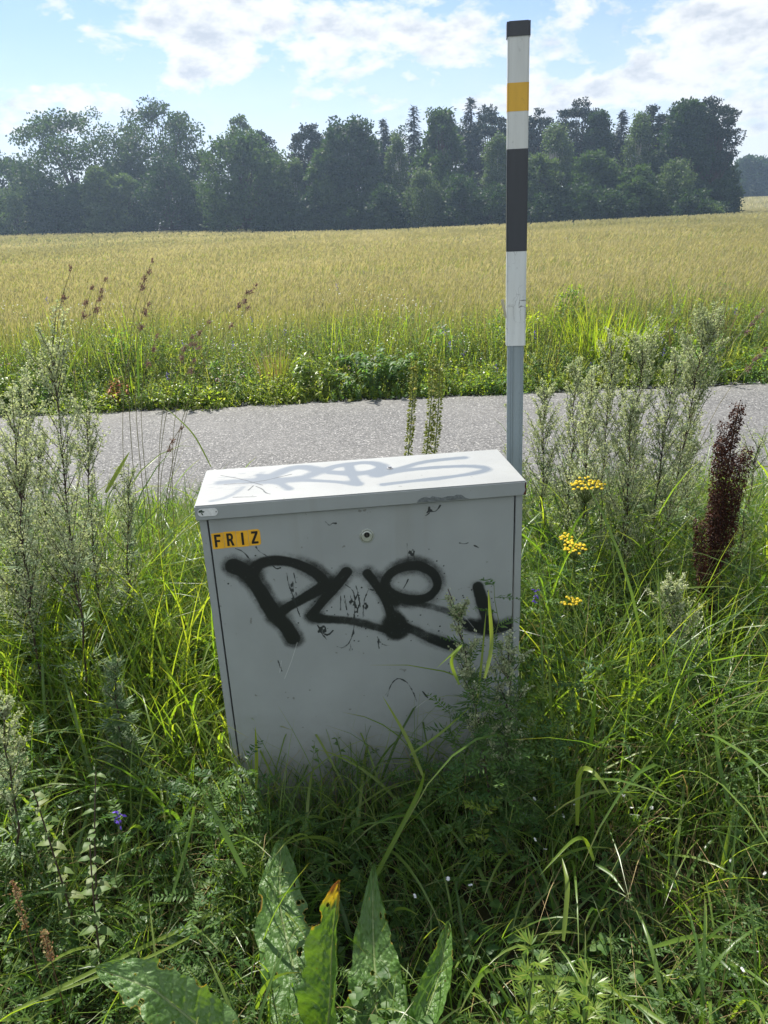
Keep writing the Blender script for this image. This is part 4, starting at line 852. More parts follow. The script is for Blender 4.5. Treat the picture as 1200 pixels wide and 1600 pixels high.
# three flower spikes behind the cabinet
def spike(px, topy, boty, pxb, label, fl):
    Y = 2.42; top = at(px, topy, Y); bot = at(pxb, boty, Y); d = (top-bot)/(top[2]-bot[2]); b = bot-d*bot[2]; b[2] = float(gh(b[0], b[1])); t = thing('agrimony_spike', b, label, 'agrimony', 'flower spikes behind the cabinet')
    c = top-b; main = np.linspace(0, 1, 24)[:, None]*c; main[:, 0] += .006*np.sin(np.linspace(0, 9, 24)); gs = Geo(); tubes(gs, main[None], np.linspace(.004, .0015, 24)[None], 5); gs.build('stem', M['stem_green'], t)
    g = Geo(); s = rng.uniform(.45, 1, 1100); p, T = along(main, s); a = rng.uniform(0, 6.28, 1100); w = (.018*(1.15-.5*s))*rng.uniform(.4, 1.1, 1100); dd = np.stack([np.cos(a), np.sin(a), rng.normal(.3, .5, 1100)], 1); leafs(g, p+dd*w[:, None]*.62, dd, rnd_unit(1100), rng.uniform(.007, .012, 1100), rng.uniform(.006, .008, 1100), 0)
    g.build('buds', M['mugwort_leaf'] if False else M['spike_bud'], t)
    if fl:
        
        for k, o_ in fl: gf = Geo(); sprinkle(gf, along(main, np.array([k]))[0]+[o_, -.006, 0], .0105, 0, 5, .6); gf.build('flower', M['pale_yellow'], t)
    gl = Geo(); n = 9; p, _ = along(main, rng.uniform(.05, .4, n)); a = rng.uniform(0, 6.28, n); D = np.stack([np.cos(a), np.sin(a), .5+0*a], 1); leafs(gl, p, D, np.cross(D, [0, 0, 1.]), .09, .03, 0, None, 'leaf', .4); gl.build('leaves', M['herb'], t)
M['spike_bud'] = leafmat('spike_bud', [(.10, .13, .025), (.18, .21, .05), (.28, .3, .09)], .2, (1.4, 1.3, .6), .7, .2); M['pale_yellow'] = leafmat('pale_yellow', [(.65, .55, .1), (.7, .62, .2)], .3, (1, 1, .7), .6, .2)
spike(645, 568, 708, 637, 'left of three green flower spikes behind the cabinet, yellow flower at its tip', [(.99, 0), (.985, .004), (.93, .006), (.9, -.006), (.83, .004)])
spike(675, 557, 706, 666, 'middle and tallest of three green flower spikes behind the cabinet', [(.965, -.003), (.96, .004), (.905, .006)]); spike(686, 572, 704, 678, 'right of three green flower spikes behind the cabinet, without open flowers', [])

# flowering grass stalks standing up against the field
def stalk(hx, hy, Yh, bx, by, Yb, label, nclus=5, col='seedhead', hl=.09, r=.0019, bend=.5, hook=.09):
    top = at(hx, hy, Yh); b = at(bx, by, Yb); b[2] = float(gh(b[0], b[1])); t = thing('grass_stalk', b, label, 'grass stalk', 'flowering grass stalks'); c = top-b; main = bez(np.zeros(3), np.array([c[0]*bend*.5, c[1]*.5, c[2]*.62]), c, 16); s16 = np.linspace(0, 1, 16); main[:, 0] += hook*(s16**6-1)*s16
    g = Geo(); tubes(g, main[None], np.linspace(r, r*.45, 16)[None], 4); g.build('stem', M['culm'], t); T = nrm(main[-1]-main[-3]); gh_ = Geo()
    for k in range(nclus):
        f = k/max(nclus-1, 1); m = int(46*(1-.45*f)); cc = main[-1]-T*hl*(1-f)+rng.normal(0, .004, 3); d = T*.8+rng.normal(0, .35, (m, 3)); leafs(gh_, cc+rng.normal(0, .0035*(1.3-.6*f), (m, 3))+T*rng.uniform(-.007, .007, (m, 1)), d, rnd_unit(m), rng.uniform(.008, .013, m), .0036, 0)
    gh_.build('seed_head', M[col], t)
    p, _ = along(main, np.array([.18, .36]))
    for i in (0, 1): gl = Geo(); blades(gl, p[i:i+1], rng.uniform(0, 6.28, 1), .22, .005, .5, 1.4, 6); gl.build('leaf', M['grass'], t)
M['culm'] = leafmat('culm', [(.14, .14, .05), (.22, .19, .08)], .2, (1.3, 1.2, .6), .5, .3)
for a in ((236, 412, 2.7, 205, 800, 2.6, 'grass stalk with the highest purplish seed head on the left', 4), (163, 442, 2.65, 150, 830, 2.5, 'grass stalk whose knobbly seed head leans right at the upper left', 4), (110, 425, 2.6, 122, 860, 2.5, 'faint thin grass stalk left of the knobbly seed heads', 2),
          (143, 455, 2.6, 140, 860, 2.5, 'grass stalk with a narrow upright seed head below the knobbly one', 3), (237, 450, 2.7, 230, 860, 2.5, 'grass stalk with a single small seed head under the highest one', 1), (398, 448, 3.0, 215, 840, 2.7, 'grass stalk with a long head leaning furthest right over the field', 5),
          (386, 482, 3.0, 222, 850, 2.7, 'grass stalk with a short tip just below the furthest leaning head', 2), (323, 506, 2.9, 225, 860, 2.7, 'grass stalk with a hooked head in front of the far verge', 3), (300, 525, 2.8, 235, 860, 2.6, 'grass stalk with a slanting brown head above the far weeds', 4),
          (244, 530, 2.8, 240, 860, 2.6, 'grass stalk with a plump head against the far weeds', 3), (312, 548, 2.8, 260, 840, 2.6, 'grass stalk with a pinkish head left of the clover clump', 3), (280, 672, 2.6, 255, 860, 2.5, 'short grass stalk with a dark drooping head before the asphalt', 3),
          (1117, 492, 2.9, 980, 860, 2.5, 'grass stalk with a pale pink head over the right-hand mugworts', 3), (1190, 488, 2.8, 1010, 900, 2.4, 'grass stalk with a long slanting head at the right edge', 4), (1196, 548, 2.7, 1030, 900, 2.4, 'lower slanting grass stalk crossing the road at the right edge', 4),
          (232, 478, 2.8, 190, 860, 2.6, 'thin grass stalk with a tiny round head between the taller ones', 2)):
    stalk(*a)
def long_blade(name, pts, W_, label, mat='grass_bright', cat='tall grass', group='single long grasses', K=14):
    """one long leaf blade along sighted points (px, py, Y), folded along its middle"""
    P = np.array([at(*p) for p in pts]); s = np.linspace(0, 1, len(P)); k = np.linspace(0, 1, K); C = np.stack([np.interp(k, s, P[:, i]) for i in range(3)], 1)
    for _ in range(3): C[1:-1] = (C[:-2]+2*C[1:-1]+C[2:])/4
    T = nrm(np.gradient(C, axis=0)); v = nrm(np.array([0, 0, CAMH])-C); S = nrm(np.cross(T, nrm(v*.8+[0, 0, .5]))); Nn = np.cross(T, S); w = (W_/2*np.interp(k, [0, .15, .5, .85, 1], [.6, .95, 1, .5, .03]))[:, None]
    b = C[0].copy(); V = np.stack([C-S*w, C-Nn*w*.3*np.sign(np.sum(Nn*[0, 0, 1.], 1))[:, None], C+S*w], 1)-b; g = Geo(); i = (np.arange(K-1)*3)[:, None]
    F1 = np.concatenate([np.stack([i+j, i+j+1, i+j+4, i+j+3], 2).reshape(-1, 4) for j in (0, 1)]); g.add(V, F1, var=rng.random(), t=np.repeat(k, 3)*.9)
    o = g.build(name, M[mat]); o.location = tuple(map(float, b)); tag(o, label, cat, group)
BL = [([(400, 1235, 1.58), (401, 1180, 1.6), (399, 1135, 1.61)], .009, 'short bright upright grass blade before the lower left of the door'),
      ([(662, 1215, 1.5), (635, 1150, 1.55), (598, 1088, 1.6)], .009, 'bright grass blade leaning left across the lower door'),
      ([(560, 1420, 1.35), (655, 1240, 1.42), (664, 1205, 1.42)], .011, 'dull grass blade rising to the fork before the cabinet foot'), ([(640, 1180, 1.5), (690, 1145, 1.5), (740, 1100, 1.55)], .006, 'thin shaded grass blade across the lower right of the door'),
      ([(902, 1290, 1.4), (903, 1195, 1.42), (930, 1205, 1.38), (955, 1245, 1.34)], .012, 'pale grass blade folded sharply over on the right'), ([(922, 1175, 1.5), (928, 1110, 1.5), (931, 1072, 1.5)], .009, 'bright upright grass blade right of the cabinet'),
      ([(928, 1345, 1.3), (915, 1308, 1.32), (895, 1310, 1.28), (843, 1368, 1.22)], .009, 'arched grass blade drooping left in the right foreground'), ([(930, 1350, 1.3), (955, 1365, 1.27), (976, 1395, 1.22)], .008, 'small arched grass blade drooping right in the right foreground'),
      ([(745, 1100, 1.55), (752, 1040, 1.58), (760, 950, 1.62)], .006, 'upright yellow-green grass blade before the right part of the graffiti'), ([(757, 1060, 1.5), (770, 1010, 1.55), (765, 950, 1.58), (763, 920, 1.6)], .009, 'bright curved grass blade before the last graffiti stroke'),
      ([(718, 1070, 1.5), (700, 1030, 1.52), (730, 1000, 1.52), (682, 1044, 1.45)], .008, 'short grass blade bent left before the door'), ([(1060, 1085, 1.75), (1085, 1050, 1.75), (1130, 1060, 1.7)], .008, 'arched grass blade at the right, level with the cabinet foot'),
      ([(20, 1580, 1.05), (180, 1500, 1.15), (330, 1430, 1.3), (410, 1380, 1.4)], .0085, 'long grass blade lying slantwise across the lower left'), ([(60, 1560, 1.05), (250, 1490, 1.15), (420, 1395, 1.35)], .006, 'thin grass blade lying beside the long one at the lower left'),
      ([(385, 1370, 1.3), (345, 1290, 1.38), (315, 1235, 1.42)], .011, 'bright broad grass blade standing left of the big dock leaves'), ([(265, 1410, 1.25), (290, 1330, 1.32), (310, 1238, 1.38), (260, 1320, 1.3)], .007, 'grass blade bent over above the left foreground herbs'),
      ([(1040, 1600, 1.0), (960, 1545, 1.08), (880, 1525, 1.12), (780, 1530, 1.08)], .012, 'broad bright grass blade slanting across the lower right corner'), ([(1020, 1480, 1.12), (1080, 1462, 1.15), (1165, 1465, 1.18)], .009, 'nearly level grass blade in the right foreground'),
      ([(1140, 1260, 1.4), (1120, 1180, 1.5), (1118, 1100, 1.6)], .010, 'bright upright grass blade near the right edge'), ([(880, 1470, 1.15), (888, 1380, 1.22), (878, 1340, 1.28)], .010, 'pale hanging grass blade in the right foreground'),
      ([(100, 600, 2.4), (118, 555, 2.45), (158, 505, 2.5)], .007, 'bright bent grass blade against the far weeds on the left'), ([(330, 730, 2.4), (305, 680, 2.45), (280, 655, 2.5), (250, 630, 2.55)], .005, 'thin arched grass blade behind the left corner of the lid'),
      ([(165, 770, 2.2), (185, 735, 2.25), (203, 705, 2.3)], .013, 'broad bright grass blade before the asphalt on the left'), ([(217, 620, 2.4), (215, 560, 2.45), (218, 515, 2.5)], .005, 'yellow upright grass blade against the far weeds')]
for pts, w, lb in BL: long_blade('tall_grass', pts, w, lb)

# the big dock leaves at the bottom of the picture
def dockmat():
    m, t = newmat('dock_leaf'); b = NB(t); a = b.n('ShaderNodeAttribute', attribute_name='vc'); sp = b.n('ShaderNodeSeparateColor'); b.l(a.outputs[0], sp.inputs[0])
    ob = b.obj(); c = b.mix(b.mr(b.noise(28, 5, .6, ob), .3, .7), (.07, .15, .028), (.095, .18, .04)); c = b.mix(b.mr(sp.outputs[1], .0, 1), c, (.24, .3, .13))
    c = b.mix(b.mr(sp.outputs[2], .15, .5), c, (.32, .24, .03)); c = b.mix(b.mr(sp.outputs[2], .55, .85), c, (.12, .05, .025)); c = b.mix(b.mr(b.noise(75, 4, .6, ob), .67, .74), c, (.1, .03, .03)); c = b.mix(b.mr(sp.outputs[0], .3, .8, 0, .65), c, (.3, .34, .27))
    vo = b.n('ShaderNodeTexVoronoi', feature='SMOOTH_F1'); vo.inputs['Scale'].default_value = 120; b.l(ob, vo.inputs['Vector']); nm = b.bump(b.math('ADD', b.math('MULTIPLY', vo.outputs['Distance'], -.8), b.noise(140, 4, .6, ob)), .7, .004); p = b.principled(c, .36, .5, normal=nm); tr = b.n('ShaderNodeBsdfTranslucent'); b.l(b.mix(1., c, (1.9, 1.75, .45), 'MULTIPLY'), tr.inputs[0]); mx = b.n('ShaderNodeMixShader'); mx.inputs[0].default_value = .36; b.l(p, mx.inputs[1]); b.l(tr.outputs[0], mx.inputs[2]); b.out(mx.outputs[0]); return m
DM = dockmat(); rootp = np.array([at(560, 1600, 1.0)[0], .93, 0.]); rootp[2] = float(gh(rootp[0], rootp[1]))
dk = thing('dock_plant', rootp, 'large-leaved green dock with ragged, holed leaves in the centre foreground', 'dock')
def dock_leaf(pts, W_, label=None, face=(0, -.5, .8), holes=6, sway=.0, taper=0., yellow=0., pale=0., nu=71, nv=190, wavy=1., seed=0, edge_y=0., cup=.25):
    r = np.random.default_rng(seed); P = np.array([at(*p) for p in pts])-rootp; s = np.linspace(0, 1, len(P)); v = np.linspace(0, 1, nv); C = np.stack([np.interp(v, s, P[:, i]) for i in range(3)], 1)
    for _ in range(60): C[1:-1] = (C[:-2]+2*C[1:-1]+C[2:])/4
    T = nrm(np.gradient(C, axis=0)); S = nrm(np.cross(T, nrm(np.array(face, float)))); C = C+S*(sway*np.sin(v*4.4+seed)*v)[:, None]; T = nrm(np.gradient(C, axis=0)); S = nrm(S-np.sum(S*T, 1, keepdims=True)*T); tws = (sway*12*v**2)[:, None]; S = nrm(S*np.cos(tws)+np.cross(S, T)*np.sin(tws)); Nn = np.cross(S, T); u = np.linspace(-1, 1, nu); U, Vv = np.meshgrid(u, v)
    w = W_/2*np.interp(v, [0, .04, .12, .3, .5, .7, .84, .93, .98, 1], [.12, .5, .8, 1, .97-.1*taper, .82-.2*taper, .6-.25*taper, .36-.2*taper, .17-.1*taper, .03])[:, None]; ph = r.uniform(0, 6, 4)
    edge = 1+.035*np.sin(Vv*34+ph[0]+2*np.sign(U))*np.abs(U)**4+.02*np.sin(Vv*71+ph[1])*np.abs(U)**4+.06*(vnoise(Vv*22+seed*7, np.sign(U)*3+0*U, 5)-.5)*np.abs(U)**3
    z = cup*w*(1-np.cos(U*1.2))*1.2+wavy*w*.13*np.sin(Vv*24+ph[2]+np.sign(U)*1.7)*np.abs(U)**3.5+wavy*w*.05*np.sin(Vv*57+ph[3]-2*U)*np.abs(U)**3
    vc_ = Vv*13-np.abs(U)**.8*1.35+.12*vnoise(Vv*9, U*2, 6); vein = np.abs((vc_ % 1)-.5)*2; z = z-.0032*vein**3*(1-np.exp(-np.abs(U)*9))*(1-.4*np.abs(U))+.0028*(vnoise(U*7, Vv*30, 3)-.5)+.0016*(vnoise(U*15, Vv*66, 4)-.5); z = z-.003*np.exp(-(U/.07)**2)
    V = C[:, None]+S[:, None]*(U*w*edge)[..., None]+Nn[:, None]*z[..., None]; dmg = np.zeros(U.shape); keep = np.ones(U.shape, bool)
    for _ in range(holes):
        cu, cv, rr = r.uniform(-.95, .95), r.uniform(.15, .97), r.uniform(.1, .8)*.014/W_; asp = W_/2/(np.linalg.norm(P[-1]-P[0])); d = np.hypot((U-cu), (Vv-cv)/asp)+.35*rr*(vnoise(U*14, Vv*60, seed)-.5)*2
        keep &= d > rr; dmg = np.maximum(dmg, .75*np.exp(-(np.maximum(d-rr, 0)/(.03))**2)*(d < rr+.2))
    for _ in range(holes//3+1):      # bites out of the margin
        cu, cv, rr = r.choice([-1, 1]), r.uniform(.3, .98), r.uniform(.06, .2); d = np.hypot((U-cu), (Vv-cv)*5.5)+.1*(vnoise(U*9, Vv*60, seed+3)-.5); keep &= d > rr; dmg = np.maximum(dmg, .8*np.exp(-(np.maximum(d-rr, 0)/.05)**2))
    keep |= (np.abs(U) < .05); yl = yellow*sst(.80, .97, Vv+.12*(vnoise(U*3, Vv*9, 8)-.5))*.8+edge_y*sst(.3, 1.1, -U+.5*(vnoise(U*3, Vv*12, 4)-.3))*.4; dmg = np.maximum(dmg, yl)
    mid = np.maximum(np.exp(-(U/.045)**2), .5*vein**14*(1-.6*np.abs(U)))
    i, j = np.meshgrid(np.arange(nv-1), np.arange(nu-1), indexing='ij'); kf = (keep[:-1, :-1] & keep[1:, :-1] & keep[:-1, 1:] & keep[1:, 1:]); i, j = i[kf], j[kf]; a = i*nu+j
    g = Geo(); g.add(V, np.stack([a, a+1, a+nu+1, a+nu], 1), var=np.full(U.size, pale), t=mid.ravel(), x=dmg.ravel()); o = g.build('leaf', DM, dk, True)
    gm = Geo(); tubes(gm, (C-Nn*.0035-Nn*0)[None, :int(nv*.93)], np.linspace(.0042, .0008, int(nv*.93))[None], 6); gm.build('midrib', M['rib'], o, True)
    if label: o['label'] = label
M['rib'] = leafmat('dock_rib', [(.16, .22, .08), (.2, .26, .1)], .2, (1.4, 1.4, .6), .5, .4)
dock_leaf([(500, 1680, 1.0), (470, 1550, 1.13), (446, 1430, 1.27), (438, 1310, 1.42)], .14, 'dull green leaf with a brown dead patch and many holes', holes=12, seed=2, pale=.3, face=(.25, -.6, .75), sway=.014, taper=.2)
dock_leaf([(500, 1690, 1.0), (510, 1590, 1.02), (520, 1490, 1.04), (537, 1385, 1.05)], .115, 'glowing yellow-green leaf with a brown withered tip', holes=5, yellow=.9, edge_y=.35, seed=4, face=(-.7, -.5, .6), cup=.75, sway=-.018, taper=.6)
dock_leaf([(592, 1690, .98), (584, 1590, 1.08), (588, 1490, 1.18), (595, 1350, 1.3)], .135, 'upright crinkled leaf with a twisted pointed tip', holes=5, seed=7, pale=.15, face=(.1, -.6, .75), cup=.35, sway=.016, taper=1.)
dock_leaf([(640, 1670, .98), (665, 1580, 1.07), (685, 1510, 1.14), (707, 1442, 1.2)], .062, 'narrow folded leaf on the right', holes=4, seed=9, pale=.3, cup=1.1, face=(-.2, -.6, .7), sway=-.012, taper=.3)
dock_leaf([(400, 1700, .97), (320, 1610, .98), (240, 1545, .99), (150, 1512, 1.0)], .105, 'pale spotted leaf lying over to the left', holes=12, seed=12, pale=.38, face=(0, -.35, .95), wavy=1.5)
dock_leaf([(500, 1690, .95), (465, 1630, .98), (445, 1585, 1.0)], .06, None, holes=4, seed=15)

# nettle-like herb with pale leaves, sorrel stalks, vetch sprays, small flowers at the lower left
def leafy_thing(name, base, tip, label, cat, npair, ll, lw, lm, sm, bend=.3, group=None):
    b = np.asarray(base, float); t = thing(name, b, label, cat, group); c = np.asarray(tip)-b; main = bez(np.zeros(3), c*[bend, bend, .55], c, 12); gs = Geo(); tubes(gs, main[None], np.linspace(.0028, .0014, 12)[None], 5); gs.build('stem', sm, t)
    s = np.linspace(.25, .98, npair); p, T = along(main, s); g = Geo()
    for j in (0, 1):
        a = np.arange(npair)*1.57+j*pi+rng.normal(0, .2, npair); D = np.stack([np.cos(a), np.sin(a), .25+rng.normal(0, .15, npair)], 1); k = ll*(1.1-.55*s)*rng.uniform(.85, 1.15, npair)
        leafs(g, p, D, np.cross(D, [0, 0, 1.]), k, k*lw, 0, None, 'leaf', .45)
    g.build('leaves', lm, t); return t
M['herb_yel'] = leafmat('nettle_leaf', [(.07, .13, .035), (.12, .18, .05), (.2, .23, .1)], .45, (1.5, 1.5, .6), .5, .3)
def lt(bx, by, Yb, tx, ty, Yt, *a, **k):
    b = at(bx, by, Yb); b[2] = float(gh(b[0], b[1])); leafy_thing('nettle_plant', b, at(tx, ty, Yt), *a, **k)
lt(115, 1430, 1.3, 52, 1235, 1.35, 'pale-leaved nettle leaning left in the lower left grass', 'nettle', 11, .048, .5, M['herb_yel'], M['stem_red'], group='nettles at the lower left')
lt(135, 1400, 1.3, 150, 1205, 1.4, 'nettle with a single long yellowing leaf, behind the leaning one', 'nettle', 9, .042, .45, M['herb_yel'], M['stem_red'], group='nettles at the lower left')
lt(150, 1500, 1.2, 140, 1310, 1.25, 'low pale nettle with broad leaves in front of the others', 'nettle', 8, .05, .5, M['herb_yel'], M['stem_red'], group='nettles at the lower left')
def sorrel(px, py, Y, h, label):
    top = at(px, py, Y); b = np.array([top[0], top[1], float(gh(top[0], top[1]))]); t = thing('sorrel_stalk', b, label, 'sorrel', 'sorrel seed stalks at the lower left'); c = top-b; main = np.linspace(0, 1, 10)[:, None]*c; gs = Geo(); tubes(gs, main[None], np.linspace(.0018, .0008, 10)[None], 4); gs.build('stem', M['stem_brown'], t)
    g = Geo(); n = 190; s = 1-rng.random(n)*h; p, _ = along(main, s); leafs(g, p+rng.normal(0, .0035, (n, 3)), rnd_unit(n)+[0, 0, -.4], rnd_unit(n), .0055, .0045, 0); g.build('seeds', M['sorrel_seed'], t)
M['sorrel_seed'] = leafmat('sorrel_seed', [(.2, .1, .05), (.3, .2, .11), (.25, .24, .1)], .35, (1.3, 1, .7), .6, .2)
sorrel(20, 1378, 1.15, .3, 'orange-brown sorrel seed stalk at the left edge near the bottom'); sorrel(68, 1455, 1.1, .22, 'smaller orange sorrel seed stalk below and right of the other one')
def vetch(bx, by, Yb, tx, ty, Yt, label, nl=16, ll=.09, mat='herb', flowers=0, dead=0):
    b = at(bx, by, Yb); b[2] = float(gh(b[0], b[1])); t = thing('vetch_plant', b, label, 'vetch', 'vetch plants climbing through the grass'); c = at(tx, ty, Yt)-b; main = bez(np.zeros(3), c*[.1, .1, .7], c, 14); main[2:-1] += rng.normal(0, .006, (11, 3))
    gs = Geo(); tubes(gs, main[None], np.linspace(.0017, .0009, 14)[None], 4); gs.build('stem', M['stem_green'], t); g = Geo(); s = np.linspace(.2, 1, nl); p, _ = along(main, s)
    pinnate(g, p, np.arange(nl)*2.6+rng.normal(0, .3, nl), rng.uniform(.1, .7, nl), ll*rng.uniform(.7, 1.2, nl), 9, .019, .0058, 0, -.4); g.build('leaves', M[mat], t)
    if flowers:
        gf = Geo(); n = 18; q = main[-1]+np.stack([rng.normal(0, .004, n), rng.normal(0, .004, n), rng.uniform(-.03, .01, n)], 1); leafs(gf, q, rnd_unit(n)*[1, 1, .3]+[0, 0, -.4], rnd_unit(n), .012, .006, 0); gf.build('flowers', M['violet'], t)
for a in ((790, 1200, 1.58, 772, 915, 1.66, 'dark vetch climbing before the last graffiti stroke', 14, .075), (745, 1240, 1.5, 735, 1010, 1.6, 'vetch rising left of the one before the graffiti', 12, .07), (850, 1200, 1.6, 845, 1085, 1.55, 'bright-tipped vetch spray right of the cabinet foot', 12, .09, 'grass_bright'),
          (820, 1270, 1.5, 830, 1120, 1.5, 'vetch below the bright spray right of the cabinet', 14, .08), (880, 1240, 1.6, 905, 1040, 1.7, 'dark vetch in the grass right of the cabinet corner', 14, .08), (760, 1350, 1.4, 752, 1265, 1.4, 'small sunlit vetch tip in the shade before the cabinet', 7, .06, 'grass_bright'),
          (420, 1350, 1.45, 385, 1190, 1.52, 'sunlit vetch by the lower left corner of the cabinet', 16, .08), (350, 1360, 1.4, 330, 1215, 1.45, 'vetch second from the cabinet, lower left', 14, .08), (275, 1330, 1.4, 255, 1215, 1.45, 'vetch third from the cabinet, lower left', 14, .075), (180, 1370, 1.3, 183, 1272, 1.35, 'vetch with a violet flower at the lower left', 10, .06, 'herb', 1),
          (890, 1010, 1.95, 838, 925, 1.95, 'vetch with violet flowers touching the right side of the cabinet', 9, .07, 'herb', 1), (80, 1250, 1.5, 60, 1150, 1.55, 'feathery vetch at the left below the mugworts', 14, .08), (330, 1530, 1.15, 300, 1400, 1.2, 'vetch above the pale spotted dock leaf', 12, .07),
          (720, 1290, 1.5, 700, 1100, 1.56, 'leftmost vetch in the dark mass before the lower right of the door', 15, .085), (765, 1290, 1.48, 760, 1065, 1.54, 'tall vetch in the middle of the dark mass before the door', 18, .09), (800, 1290, 1.5, 812, 1050, 1.6, 'tall vetch at the lower right corner of the door', 18, .09),
          (850, 1300, 1.5, 870, 1150, 1.52, 'vetch right of the dark mass at the cabinet corner', 15, .09), (720, 1330, 1.4, 725, 1180, 1.44, 'low vetch in front of the dark mass by the door', 13, .085), (790, 1340, 1.4, 790, 1170, 1.44, 'low vetch below the bright spray by the cabinet', 14, .09), (670, 1270, 1.5, 650, 1170, 1.56, 'short vetch at the foot of the door, right of the middle', 10, .08)): vetch(*a)
# young wormwood shoots low on the right
def shoot(px, py, Y, label):
    top = at(px, py, Y); b = np.array([top[0], top[1]+.03, float(gh(top[0], top[1]))]); t = thing('young_mugwort_shoot', b, label, 'mugwort shoot', 'young mugwort shoots at the bottom'); c = top-b; main = np.linspace(0, 1, 10)[:, None]*c; gs = Geo(); tubes(gs, main[None], np.linspace(.003, .0015, 10)[None], 5); gs.build('stem', M['stem_green'], t); g = Geo(); n = 22; s = rng.uniform(.35, 1, n); p, _ = along(main, s); a = np.arange(n)*2.4
    for j in range(-2, 3): a3 = a+j*.4; d = np.stack([np.cos(a3), np.sin(a3), .55-.1*abs(j)+0*a], 1); leafs(g, p+np.stack([np.cos(a), np.sin(a), .6+0*a], 1)*.012, d, np.cross(d, [0, 0, 1.]), .034*(1-.15*abs(j)), .004, 0)
    g.build('leaves', M['grass_bright'], t)
shoot(833, 1480, 1.0, 'silvery young mugwort shoot, left of two at the lower right'); shoot(925, 1520, 1.0, 'greener young mugwort shoot, right of two at the lower right'); shoot(860, 1560, .95, 'young mugwort shoot cut by the bottom edge of the picture')
# tiny white star flowers
gf = Geo(); sprinkle(gf, np.zeros((1, 3)), .0055, 0, 10, .35); tubes(gf, np.array([[[0, 0, 0], [.003, 0, -.03], [.004, 0, -.07]]]), .0005, 3, 1)
fl0 = gf.build('star_flower', [M['white_petal'], M['stem_green']]); first = True
for (px, py) in ((820, 1272), (836, 1312), (862, 1275), (880, 1275), (898, 1257), (868, 1262), (958, 1237), (974, 1242), (987, 1262), (1018, 1262), (1060, 1228), (852, 1327), (835, 1248), (1182, 1487), (1143, 1345), (1195, 1365), (700, 1373), (735, 1383), (648, 1400), (1160, 1515)):
    o = fl0 if first else fl0.copy()
    if not first: COL.objects.link(o)
    first = False; Y = 1.8*(1.58-.2)/1.58*(1.0) if False else None
    d = adir(px, py); k = (CAMH-.20)/-d[2]; p = np.array([0, 0, CAMH])+d*k; o.location = tuple(map(float, p)); o.rotation_euler = (rng.normal(0, .25), rng.normal(0, .25), rng.uniform(0, 6)); tag(o, 'tiny white star-shaped flower in the shaded grass in front and right of the cabinet', 'flower', 'white star flowers in the grass')

